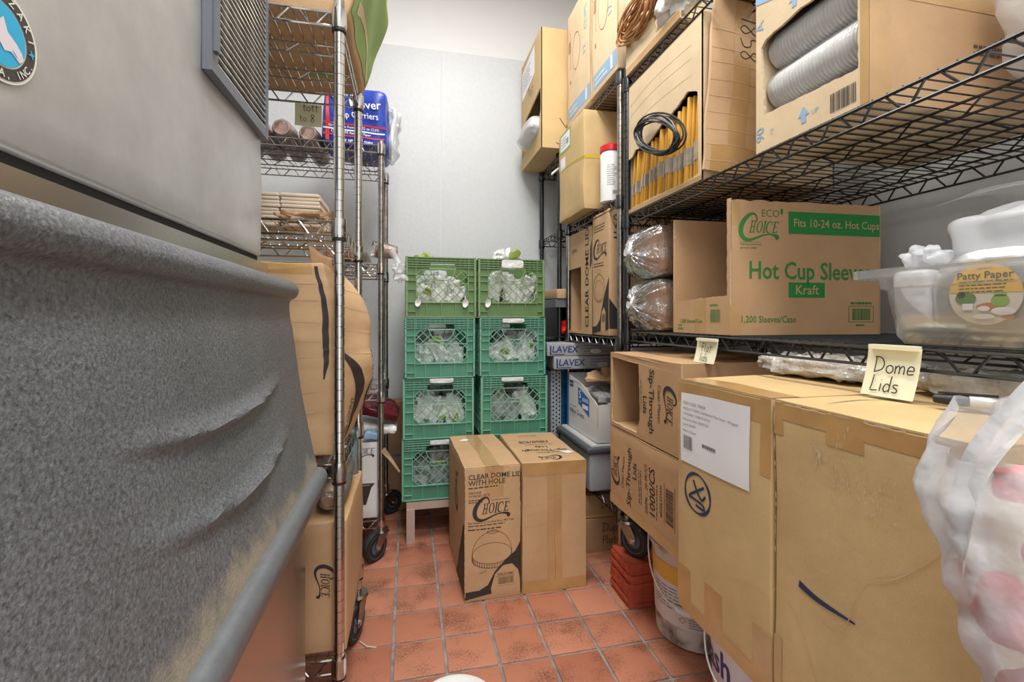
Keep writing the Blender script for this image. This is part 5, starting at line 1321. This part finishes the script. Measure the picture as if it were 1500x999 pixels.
c.print('front', S_move(S_text('Fits 10-24 oz. Hot Cups', 0.0305, 0.008, 0, 'LEFT', 0.93), 0.190, 0.293), 'ink_kraft', 'printed_text', 0.0014)
c.print('front', S_move(S_text('Hot Cup Sleeves', 0.066, 0.016, 0, 'LEFT', 0.86), 0.054, 0.151), 'ink_green')
c.print('front', S_rect(0.176, 0.101, 0.289, 0.142), 'ink_green_box', 'green_banner')
c.print('front', S_move(S_text('Kraft', 0.036, 0.008, 0, 'CENTER'), 0.2325, 0.110), 'ink_kraft', 'printed_text', 0.0014)
c.print('front', S_join(S_move(S_text('1,200 Sleeves/Case', 0.0255, 0.006, 0, 'LEFT', 0.86), 0.030, 0.034), S_move(S_barcode(0.058, 0.032, 5), 0.378, 0.040), S_rect(0.366, 0.034, 0.448, 0.0354), S_rect(0.366, 0.078, 0.448, 0.0794), S_rect(0.366, 0.034, 0.3674, 0.0794), S_rect(0.4466, 0.034, 0.448, 0.0794), S_move(S_lines(0.07, 1, 0.01, 0.006, 2), 0.372, 0.084), S_move(S_lines(0.036, 1, 0.01, 0.004, 3), 0.39, 0.024)), 'ink_green')
c.tape('front', 0.0, 0.0, 0.034, 0.075, 'tape_pale'); c.tape('front', 0.005, 0.29, 0.03, h - 0.006, 'tape_pale'); c.tape('left', 0.12, 0.0, 0.175, 0.098, 'tape_pale')
c.print('left', S_join(S_move(S_text('1,200 Sleeves/Case', 0.016, 0.006), 0.04, 0.032), S_move(S_barcode(0.045, 0.036, 8), 0.20, 0.034), S_move(S_lines(0.05, 1, 0.01, 0.004, 3), 0.198, 0.08), S_move(S_lines(0.03, 2, 0.01, 0.004, 4), 0.03, 0.022)), 'ink_green')
for i in range(7):
    o = MB().box(-0.006, 0.006, -0.06, 0.06, 0, 0.20 - 0.012 * (i % 3)).build('cup_sleeve_stack', 'sleeve_kraft', None, False, (0.935 + 0.016 * i, 1.150, SZ + 0.0065), (0, 0.0, math.radians(-2) + 0.03 * (i % 2)))
    tag(o, 'flat kraft cup sleeve stack inside the green-printed carton', 'cup sleeves', 'sleeve stacks in the carton')
# clear tub
TX, TY = 0.985, 0.455
t = thing('clear_tub', 'clear plastic food tub with wide rim at shelf end', 'tub', (TX, TY, SZ))
def rect_loop(hx, hy, r, n=6):
    out = []
    for cx, cy, a0 in ((hx - r, hy - r, 0), (-hx + r, hy - r, PI / 2), (-hx + r, -hy + r, PI), (hx - r, -hy + r, 1.5 * PI)):
        for i in range(n + 1): a = a0 + PI / 2 * i / n; out.append((cx + r * math.cos(a), cy + r * math.sin(a)))
    return out
sec = [(0.128, 0.212, 0.02, 0.0), (0.138, 0.222, 0.03, 0.012), (0.148, 0.236, 0.035, 0.095), (0.155, 0.243, 0.035, 0.098), (0.157, 0.246, 0.035, 0.128), (0.183, 0.272, 0.035, 0.131), (0.183, 0.272, 0.035, 0.116), (0.180, 0.269, 0.035, 0.116), (0.180, 0.269, 0.035, 0.1285), (0.154, 0.243, 0.035, 0.1255), (0.152, 0.240, 0.035, 0.100), (0.145, 0.233, 0.035, 0.097), (0.135, 0.219, 0.03, 0.014), (0.126, 0.210, 0.02, 0.003)]
V = []; F = []; L0 = 28
for hx, hy, r, z in sec: V += [(x, y, z) for x, y in rect_loop(hx, hy, r)]
for j in range(len(sec) - 1):
    for i in range(L0): i2 = (i + 1) % L0; F.append((j * L0 + i, j * L0 + i2, (j + 1) * L0 + i2, (j + 1) * L0 + i))
F.append(tuple(range(L0 - 1, -1, -1))); F.append(tuple((len(sec) - 1) * L0 + i for i in range(L0)))
MB().add(V, F).build('tub_body', 'tub_clear', t, True, ang=0.6)
# foil patty paper pack leaning inside
t = thing('patty_paper_pack', 'silver foil pack with round gold patty paper label inside the tub', 'packaged goods', (0.872, 0.535, SZ + 0.004), 0)
V = []; F = []; nr, na = 10, 40
for s_ in (-1, 1):
    for j in range(nr + 1):
        q = j / nr
        for i in range(na):
            a = 2 * PI * i / na; ca, sa = math.cos(a), math.sin(a); e = 0.75
            V.append((s_ * (0.013 * (1 - q ** 6)) + 0.002 * nz((ca, sa, q * 3), 2.5, 4), math.copysign(abs(ca) ** e, ca) * 0.088 * q, 0.076 + math.copysign(abs(sa) ** e, sa) * 0.072 * q))
    b0 = 0 if s_ < 0 else (nr + 1) * na
    for j in range(nr):
        for i in range(na):
            i2 = (i + 1) % na; q4 = (b0 + j * na + i, b0 + j * na + i2, b0 + (j + 1) * na + i2, b0 + (j + 1) * na + i); F.append(q4 if s_ > 0 else q4[::-1])
MB().add(V, F).build('foil_pouch', 'foil', t, True, ang=3)
lb = lambda sh, m, n, nm: MB().add([(-0.0165 - n, 0.0 - u + 0.004, 0.078 + v) for u, v in subdiv2d(sh, 0.02)[0]], subdiv2d(sh, 0.02)[1]).build(nm, m, t)
lr = 0.047
lb(S_ellipse(0, 0, lr, lr, 40), 'label_photo', 0.0, 'round_label')
seg = [(lr * math.cos(math.radians(a)), lr * math.sin(math.radians(a))) for a in range(2, 181, 6)]
lb(S_poly([seg]), 'label_gold', 0.0004, 'gold_half')
lb(S_join(S_move(S_text('Patty Paper', 0.0155, 0.010, 0, 'CENTER'), 0, 0.024), S_move(S_lines(0.07, 4, 0.0052, 0.0016, 2), -0.033, 0.019), S_move(S_text('Vegetarian', 0.005, 0.004, 0.2, 'CENTER'), 0, 0.0385)), 'ink_black', 0.0008, 'printed_text')
lb(S_join(S_ellipse(-0.024, -0.006, 0.014, 0.010), S_ellipse(-0.03, 0.0, 0.006, 0.005)), 'leaf', 0.0008, 'plant_picture')
lb(S_join(S_ellipse(0.02, -0.010, 0.011, 0.009), S_rect(0.012, -0.004, 0.028, 0.001)), 'pot_green', 0.0008, 'bowl_picture')
lb(S_join(S_rect(-0.028, -0.024, -0.014, -0.014), S_ellipse(0.0, -0.034, 0.014, 0.004), S_ellipse(0.024, -0.026, 0.015, 0.006), S_ellipse(0.0, -0.022, 0.008, 0.004)), 'ink_white', 0.0012, 'dish_picture')
lb(S_join(S_ellipse(0.008, -0.019, 0.018, 0.006), S_ellipse(0.03, -0.034, 0.008, 0.004)), 'orange', 0.0006, 'food_picture')
for i, (x, y, z, hx, hy, hz, m, lab) in enumerate(((0.905, 0.652, SZ + 0.068, 0.045, 0.030, 0.06, 'foil_white', 'white wrapped stack standing at far end inside the tub'), (0.89, 0.36, SZ + 0.068, 0.03, 0.075, 0.06, 'foil_white', 'white foil pack at near end inside the tub'), (1.02, 0.5, SZ + 0.068, 0.09, 0.16, 0.06, 'packet', 'white wrapped papers filling the back of the tub'))):
    o = crumple('wrapped_pack', hx, hy, hz, m, (x, y, z), (0, 0, 0), 0.008, 14, i + 3.0, None, 0.25, 18); tag(o, lab, 'packaged goods')
o = crumple('plastic_sheet_bag', 0.11, 0.19, 0.05, 'bag_white', (1.03, 0.47, SZ + 0.182), (0.0, 0.06, 0.0), 0.02, 9, 6.0, None, 0.35, 34); tag(o, 'clear plastic bag of white sheets heaped on the tub', 'plastic bag')
V = []; F = []; n1, n2 = 20, 9
for i in range(n1 + 1):
    for j in range(n2 + 1):
        q = i / n1; b_ = j / n2; V.append((0.925 + 0.20 * b_, 0.66 - 0.46 * q, SZ + 0.245 + 0.016 * math.sin(q * 7 + b_ * 3) + 0.02 * b_ - 0.045 * (1 - b_) ** 3 * 0 + 0.010 * nz((q * 6, b_ * 4, 1))))
for i in range(n1):
    for j in range(n2): a = i * (n2 + 1) + j; F.append((a, a + 1, a + n2 + 2, a + n2 + 1))
o2 = MB().add(V, F).build('bag_flap', 'film_milky', o, True, ang=3); o2.matrix_parent_inverse = Matrix.Translation((1.03, 0.47, SZ + 0.182)).inverted() @ Matrix.Identity(4)
o.rotation_euler = (0, 0, 0)
o = crumple('plastic_twist', 0.035, 0.035, 0.022, 'film_milky', (0.90, 0.655, SZ + 0.155), (0, 0, 0), 0.02, 24, 7.0, None, 0.9, 18); tag(o, 'crumpled clear plastic twist at far end of the tub', 'plastic film')

# ================================================================== BLACK RACK, second shelf (z 1.457)
TZ = 1.457
c = Carton('cardboard_box', 'torn carton of yellow mailers with wide tan end', 'cardboard box', (0.46, 0.47, 0.485), (1.05, 1.425, TZ), 0, 'card_pale', amp=0.0, body=False, seed=121)
w, d, h = c.w, c.d, c.h
c.panels({'left': [[(0, 0), (d, 0), (d, h), (0, h)], [(0.012, 0.014), (0.012, 0.205), (0.04, 0.205), (0.07, 0.225), (0.16, 0.215), (0.25, 0.245), (0.34, 0.262), (0.40, 0.285), (0.452, 0.262), (0.455, 0.02), (0.36, 0.016), (0.2, 0.018)]], 'back': True, 'right': True, 'bottom': True, 'top': True, 'front': True}, t=0.006)
c.tape('left', 0.0, 0.0, d, 0.014, 'tape')
for v0 in (0.33, 0.38, 0.42): c.print('left', S_ribbon([(0.02, v0 - 0.02), (0.2, v0 + 0.003), (0.42, v0 - 0.005)], 0.0015), 'card_edge', 'crease')
# end panel hanging forward, with pen numbers
P = Carton('x', 'x', 'x', (0.20, 0.010, 0.50), (0, 0, 0), m='card', r=0.003, amp=0.004, seed=5, step=0.03); eb = P.root.children[0]
eb.name = 'end_flap'; eb.parent = c.root; P.root.name = 'tmp'
eb.location = (-0.145, -d / 2 - 0.022, 0.012); eb.rotation_euler = (0.0, math.radians(4.5), 0)
for v in (0.03, 0.075, 0.12, 0.17, 0.215, 0.26, 0.31, 0.35, 0.40): 
    o = P.print('front', S_ribbon([(0.003, v), (0.1, v + 0.004), (0.197, v - 0.002)], 0.0022), 'card_crease', 'crease', 0.0012); o.parent = eb
o = P.tape('front', 0.02, 0.0, 0.18, 0.075, 'tape'); o.parent = eb
o = P.tape('front', 0.075, 0.0, 0.13, 0.495, 'tape_pale', off=0.0007); o.parent = eb
o = P.print('front', S_move(S_hand('1858', 0.06, 0.045), 0.095, 0.46, 1, -PI / 2), 'ink_pen', 'handwriting', 0.0016); o.parent = eb
bpy.data.objects.remove(P.root)
# mailers
me = None
for i in range(30):
    if me is None:
        o = softbox('padded_mailer', 'mailer', thing('tmp', 'x', 'x'), (0.30, 0.0085, 0.21), (0, 0, 0), 0.003); tmp = o.parent; o.parent = None; bpy.data.objects.remove(tmp); me = o.data
    else: o = link('padded_mailer', me)
    y = 1.642 - 0.0143 * i; k = i // 5
    o.location = (0.982 + 0.008 * math.sin(i * 1.7), y, TZ + 0.0075); o.rotation_euler = (0.10 + 0.012 * math.sin(k * 2.1), 0.0, 0.008 * math.sin(i * 0.9))
    o.scale = (1, 1, 1.0 + 0.014 * max(0, i - 8) + 0.02 * math.sin(i * 2.3))
    tag(o, 'yellow padded mailer standing in the torn carton', 'mailer', 'yellow mailers in the torn carton')
    b = MB().box(-0.1512, 0.14, -0.0052, 0.0052, 0.060 + 0.012 * math.sin(k), 0.102 + 0.012 * math.sin(k)).build('label_band', 'mailer_label', o)
# upright yellow mailers at the near end
for i, (y, z, hz) in enumerate(((1.222, 0.03, 0.235), (1.206, 0.02, 0.215))):
    o = MB().box(-0.13, 0.13, -0.004, 0.004, 0, hz).build('padded_mailer', 'mailer', None, False, (0.96 - 0.01 * i, y, TZ + 0.0075), (0.0, 0, 0.02 * i)); tag(o, ('tall yellow mailer standing behind the black cable coil', 'tall yellow mailer at near end of torn carton')[i], 'mailer')
# black cable coil
t = thing('cable_coil', 'black cable coil hanging out of the yellow mailers', 'cable', (0.80, 1.375, TZ + 0.195))
for i in range(9):
    pts = []
    for q in range(28):
        a = 2 * PI * q / 28; pts.append((-0.012 + 0.012 * math.cos(a + i) - 0.004 * (i % 3), (0.13 + 0.006 * math.sin(i * 3)) * math.cos(a) + 0.012 * math.sin(i * 1.3), (0.058 + 0.007 * math.cos(i * 2)) * math.sin(a) + 0.007 * math.sin(i * 2.3) + 0.42 * (0.13 * math.cos(a))))
    MB().tube(pts, 0.0030, 6, True).build('strand', 'cable', t, True)
# cup carton
c = Carton('cardboard_box', 'pale carton with slanted window showing white cups', 'cardboard box', (0.47, 0.285, 0.47), (1.06, 0.838, TZ), 0, 'card_pale', amp=0.0, body=False, seed=131)
w, d, h = c.w, c.d, c.h
c.panels({'left': [[(0, 0), (d, 0), (d, h), (0, h)], [(0.026, 0.085), (0.016, 0.250), (0.03, 0.262), (0.13, 0.272), (0.262, 0.262), (0.264, 0.072)]], 'back': True, 'right': True, 'bottom': True, 'top': True, 'front': True}, t=0.006)
c.print('front', S_rect(0.002, 0.002, w - 0.002, h - 0.002), 'card_tan', 'kraft_face', 0.0004)
c.tape('front', 0.0, 0.0, 0.05, h, 'tape_pale', off=0.0009); c.tape('front', 0.0, 0.20, w, 0.245, 'tape', off=0.0012); c.tape('left', 0.268, 0.0, d, h, 'tape_pale')
c.print('front', S_move(S_lines(0.10, 2, 0.014, 0.006, 3), 0.25, 0.13, 1), 'ink_soft', 'small_print', 0.0012)
c.print('left', S_join(S_move(S_barcode(0.055, 0.038, 7), 0.205, 0.012, 1, 0)), 'ink_black', 'barcode')
c.print('left', S_join(S_move(S_text('SOLO', 0.035, 0.01), 0.022, 0.06, 1, PI / 2) if False else S_move(S_text('90', 0.035, 0.01), 0.026, 0.025, 1, PI / 2), S_move(S_text('A', 0.035, 0.01), 0.024, 0.29, 1, PI / 2), S_poly([[(0.125, 0.035), (0.14, 0.055), (0.155, 0.035), (0.146, 0.035), (0.146, 0.02), (0.134, 0.02), (0.134, 0.035)]]), S_poly([[(0.10, 0.30), (0.115, 0.32), (0.13, 0.30), (0.121, 0.30), (0.121, 0.285), (0.109, 0.285), (0.109, 0.30)]]), S_move(S_text('UP', 0.014), 0.16, 0.03), S_move(S_text('12', 0.014), 0.055, 0.03, 1, PI / 2), S_poly([[(0.0, 0.36), (0.06, 0.34), (0.07, 0.39), (0.0, 0.42)]])), 'ink_pale_blue')
for i, (x, z) in enumerate(((0.887, TZ + 0.055), (0.885, TZ + 0.150), (0.888, TZ + 0.245), (0.99, TZ + 0.055), (0.99, TZ + 0.150))):
    if i > 2: continue
    cup_sleeve('white cup sleeve in the slanted window carton, %s' % ('lowest', 'middle one', 'highest')[i], (x, 0.968, z), 27, 'cup_white', 0.039, 0.0425, 0.0088, rot=(PI / 2, 0, 0), group='cup sleeves in the window carton', depth=0.022, fm='film_thin')
o = crumple('plastic_bag', 0.14, 0.11, 0.14, 'film_milky', (1.16, 0.555, TZ + 0.155), (0, 0, 0), 0.03, 9, 9.0, None, 0.6, 26); tag(o, 'pale plastic bag standing beside the window carton', 'plastic bag')
o2 = crumple('folded_contents', 0.10, 0.07, 0.10, 'napkin', (0, 0, -0.03), (0, 0, 0), 0.02, 10, 3.0, o, 0.5, 14)

# ================================================================== BLACK RACK, top shelf
NZ = 1.979
c = Carton('cardboard_box', 'low open kraft carton with paper handles on black top shelf', 'cardboard box', (0.40, 0.36, 0.30), (1.01, 1.465, NZ), 0, 'card_pale', amp=0.0, body=False, seed=141)
c.panels({'left': [[(0, 0), (0.36, 0), (0.36, 0.03), (0.22, 0.035), (0.20, 0.10), (0.11, 0.11), (0.10, 0.30), (0, 0.30)]], 'back': True, 'right': True, 'bottom': True}, t=0.006)
c.tape('left', 0.0, 0.0, 0.36, 0.025, 'tape')
t = thing('paper_handle_bundle', 'thick loop bundle of brown paper cord hanging over the low carton', 'paper cord', (0.80, 1.55, NZ + 0.145))
for i in range(22):
    pts = []; f = 0.7 + 0.3 * ((i * 7) % 11) / 11
    for q in range(22):
        a = 2 * PI * q / 22; pts.append((0.0 + 0.022 * math.cos(a + i * 0.5) + 0.006 * math.sin(i), 0.135 * math.cos(a) * f - 0.02 + 0.006 * math.sin(i * 2.1), 0.045 * math.sin(a) * (0.75 + 0.35 * ((i * 5) % 7) / 7) + 0.04 * ((i % 6) / 6) - 0.01 - 0.15 * (0.135 * math.cos(a) * f) * 0.3))
    MB().tube(pts, 0.0036, 6, True).build('strand', 'paper_cord', t, True)
t = thing('paper_handle_bundle', 'small pale loops of paper cord inside the low carton', 'paper cord', (0.83, 1.44, NZ + 0.075))
for i in range(7):
    MB().tube([(0.01 * math.sin(i) , 0.05 * math.cos(2 * PI * q / 16) + 0.008 * i, 0.055 * math.sin(2 * PI * q / 16) + 0.004 * math.sin(i * 2)) for q in range(16)], 0.0030, 5, True).build('strand', 'card_crease', t, True)
o = crumple('plastic_bag', 0.07, 0.075, 0.085, 'packet', (0.84, 1.34, NZ + 0.125), (0, 0, 0.2), 0.035, 14, 4.0, None, 0.8, 28); tag(o, 'crumpled white plastic bag on black top shelf above the mailers', 'plastic bag')
o = crumple('kraft_bundle', 0.09, 0.11, 0.05, 'sleeve_kraft', (0.93, 1.13, NZ + 0.053), (0, 0, 0), 0.02, 14, 4.5, None, 0.5, 22); tag(o, 'brown kraft bundle lying at edge of black top shelf', 'wrapped bundle')

# ================================================================== MIDDLE RIGHT RACK
c = Carton('cardboard_box', 'open kraft dome lid carton with square cut-out on middle rack', 'cardboard box', (0.40, 0.345, 0.50), (1.02, 2.180, 0.985), 0, 'card', amp=0.0, body=False, seed=151)
w, d, h = c.w, c.d, c.h
c.panels({'left': [[(0, 0), (d, 0), (d, h), (0.0, h)], [(0.01, 0.012), (0.01, 0.325), (0.205, 0.325), (0.21, 0.012)]], 'back': True, 'right': True, 'bottom': True, 'top': True, 'front': True}, t=0.006)
c.print('left', S_move(S_text('CLEAR DOME LID', 0.060, 0.014), 0.305, 0.03, 1, PI / 2), 'ink_black')
c.print('left', S_join(S_move(S_text('500ct', 0.03), 0.08, 0.40, 1, 0.1)), 'ink_soft'); c.tape('left', 0.0, 0.33, 0.06, h, 'tape_pale')
c.print('left', S_poly([[(0.32, 0.30), (d - 0.001, 0.33), (d - 0.001, 0.44), (0.325, 0.40)]]), 'ink_black', 'swoosh_print')
c = Carton('cardboard_box', 'tall kraft dome lid carton with black logo and swoosh on middle rack', 'cardboard box', (0.40, 0.182, 0.535), (1.018, 1.908, 0.985), 0, 'card', seed=161)
w, d, h = c.w, c.d, c.h
c.print('left', S_move(S_logo(0.15), 0.015, 0.335), 'ink_black', 'logo')
c.print('left', S_join(S_move(S_lines(0.14, 2, 0.012, 0.004, 3), 0.02, 0.315), S_move(S_lines(0.13, 3, 0.012, 0.004, 6), 0.02, 0.48), S_ellipse(0.075, 0.205, 0.062, 0.062, 32, (0.060, 0.060)), S_ellipse(0.075, 0.195, 0.045, 0.045, 28, (0.0436, 0.0436)), S_ellipse(0.07, 0.28, 0.02, 0.01, 20, (0.0185, 0.0088))), 'ink_black', 'lid_drawing')
c.print('left', S_poly([[(0.001, 0.002), (0.001, 0.035), (0.05, 0.04), (0.09, 0.07), (0.12, 0.15), (0.15, 0.20), (d - 0.001, 0.25), (d - 0.001, 0.03), (0.15, 0.02), (0.15, 0.10), (0.13, 0.125), (0.105, 0.10), (0.10, 0.02)]]), 'ink_black', 'swoosh_print')
c.print('front', S_poly([[(0.001, 0.03), (0.001, 0.16), (0.05, 0.10), (0.12, 0.06), (0.30, 0.03)]]), 'ink_black', 'swoosh_print')
c.print('left', S_move(S_barcode(0.03, 0.035, 3), 0.115, 0.06), 'ink_soft', 'barcode', 0.0016)
c.print('front', S_join(S_move(S_text('CLEAR DOME LID', 0.036, 0.014), 0.02, 0.485), S_move(S_text('WITH HOLE', 0.036, 0.014), 0.02, 0.45), S_move(S_lines(0.2, 2, 0.02, 0.006, 4), 0.02, 0.43)), 'ink_black')
# second shelf
c = Carton('cardboard_box', 'tan carton with yellow strap and green-edged label on middle rack', 'cardboard box', (0.36, 0.345, 0.445), (0.94, 2.125, 1.547), 0, 'card_olive', seed=171, amp=0.003)
w, d, h = c.w, c.d, c.h
c.print('left', S_rect(0.012, 0.22, 0.012 + w, 0.232) if False else S_poly([[(0.0, 0.262), (d, 0.225), (d, 0.238), (0.0, 0.276)]]), 'strap', 'strap'); c.print('front', S_rect(0.0, 0.223, w, 0.237), 'strap', 'strap'); c.print('front', S_rect(0.20, 0.0, 0.214, h), 'strap', 'strap', 0.0012)
c.print('left', S_rect(0.02, 0.34, 0.17, 0.44), 'green_print', 'label_edge'); c.print('left', S_rect(0.03, 0.352, 0.16, 0.428), 'paper', 'label_sheet', 0.0012); c.print('left', S_rect(0.03, 0.255, 0.10, 0.315), 'paper', 'label_sheet', 0.0012)
c.print('left', S_join(S_move(S_lines(0.10, 4, 0.014, 0.004, 3), 0.04, 0.41), S_move(S_barcode(0.03, 0.03, 6), 0.115, 0.37)), 'ink_grey', 'small_print', 0.0018)
c.print('left', S_poly([[(0.0, 0.268), (d, 0.232), (d, 0.2335), (0.0, 0.2695)]]), 'ink_soft', 'seam', 0.0016)
t = thing('wipes_canister', 'white wipes canister with red lid beside the strapped carton', 'canister', (0.842, 1.850, 1.547), 0)
MB().lathe([(0.040, 0), (0.046, 0.004), (0.046, 0.20), (0.042, 0.212), (0.042, 0.216)], 32).build('tub', 'white_plastic', t, True)
MB().lathe([(0.0445, 0.214), (0.047, 0.216), (0.047, 0.238), (0.040, 0.244), (0.0, 0.246)], 32, None, True, False).build('lid', 'red_plastic', t, True)
Rw = lambda z: 0.046
wrap(t, Rw, S_rect(-0.075, 0.02, -0.045, 0.19), 'red_plastic', 'red_label', 0.0006, a0=math.radians(225))
wrap(t, Rw, S_join(S_move(S_lines(0.045, 10, 0.009, 0.0025, 4), 0.0, 0.15), S_move(S_barcode(0.02, 0.016, 4), 0.022, 0.03)), 'ink_grey', 'small_print', 0.0008, a0=math.radians(225))
t = thing('green_bottle', 'small green labelled bottle behind the wipes canister', 'bottle', (1.00, 1.845, 1.547))
MB().lathe([(0.035, 0), (0.038, 0.004), (0.038, 0.25), (0.015, 0.29), (0.015, 0.32), (0.0, 0.321)], 24, None, True, False).build('bottle_body', 'white_plastic', t, True)
MB().lathe([(0.0385, 0.08), (0.0385, 0.24)], 24, None, False, False).build('green_label', 'pot_green', t, True)
# top shelf: two tall cartons
for i, (y0, y1, hh, lab) in enumerate(((1.972, 2.292, 0.56, 'tall pale carton with blue band next to the corner carton'), (1.69, 1.966, 0.58, 'tall pale carton with blue band next to the paper cords'))):
    c = Carton('cardboard_box', lab, 'cardboard box', (0.40, y1 - y0, hh), (1.0, (y0 + y1) / 2, 2.0375), 0, 'card_pale', seed=181 + i, group='tall cartons with blue bands')
    d = c.d
    c.print('left', S_rect(0.02, 0.025, d - 0.015, 0.088), 'ink_pale_blue', 'blue_band'); c.print('left', S_join(S_move(S_lines(0.15, 2, 0.022, 0.008, 3 + i), 0.04, 0.06), S_rect(d - 0.07, 0.03, d - 0.05, 0.085)), 'card_white', 'printed_text', 0.0014)
    c.print('left', S_join(S_ellipse(0.13, 0.33, 0.055, 0.09, 30, (0.052, 0.086)), S_rect(0.05, 0.27, 0.054, 0.46), S_rect(0.04, 0.20, 0.055, 0.22), S_rect(0.025, 0.36, 0.055, 0.42)), 'card_dark', 'faint_print')
    c.tape('left', 0.0, 0.0, 0.012, hh, 'tape_pale'); c.tape('left', d - 0.012, 0.0, d, hh, 'tape_pale')
    c.print('left', S_join(S_move(S_text('12', 0.05, 0.0), d - 0.06, 0.25, 1, PI / 2), S_move(S_text('CUPS', 0.05), d - 0.05, 0.36, 1, PI / 2)), 'ink_pale_blue')
# corner carton with lids sticking out
c = Carton('cardboard_box', 'tan carton with torn side and clear lids sticking out, far corner', 'cardboard box', (0.42, 0.425, 0.625), (0.882, 2.5455, 1.947), 0, 'card_olive', amp=0.0, body=False, seed=191)
w, d, h = c.w, c.d, c.h
c.panels({'left': [[(0, 0), (d, 0), (d, h), (0, h)], [(0.012, 0.075), (0.012, 0.235), (0.12, 0.275), (0.30, 0.30), (0.415, 0.315), (0.415, 0.20), (0.36, 0.13), (0.2, 0.09)]], 'back': True, 'right': True, 'bottom': True, 'top': True, 'front': True}, t=0.006)
c.print('left', S_poly([[(0.02, 0.41), (0.30, 0.45), (0.30, 0.60), (0.02, 0.58)]]), 'paper', 'label_sheet'); c.print('left', S_move(S_lines(0.22, 6, 0.018, 0.005, 7), 0.045, 0.55), 'ink_grey', 'small_print', 0.0014)
c.print('left', S_move(S_hand('Plat', 0.06, 0.05), 0.16, 0.36), 'ink_pen', 'handwriting')
c.print('front', S_join(S_ribbon([(0.10, 0.16), (0.15, 0.10), (0.22, 0.08)], 0.004), S_ribbon([(0.08, 0.03), (0.14, 0.012), (0.22, 0.012)], 0.003)), 'ink_pen', 'pen_mark')
o = crumple('lid_sleeve', 0.065, 0.17, 0.05, 'film_milky', (0.675, 2.53, 2.085), (0, 0.35, 0.0), 0.012, 18, 2.0, None, 0.6, 22); tag(o, 'clear plastic lid sleeve sticking out of the corner carton', 'plastic lids')
crumple('white_lids', 0.05, 0.15, 0.036, 'packet', (0, 0, 0), (0, 0, 0), 0.006, 40, 2.0, o, 0.6, 14)
o = MB().tube([(0.72, 2.30, 1.80), (0.785, 2.385, 1.86)], 0.006, 6).build('white_rod', 'white_plastic'); tag(o, 'short white rod poking past the corner rack post', 'rod')
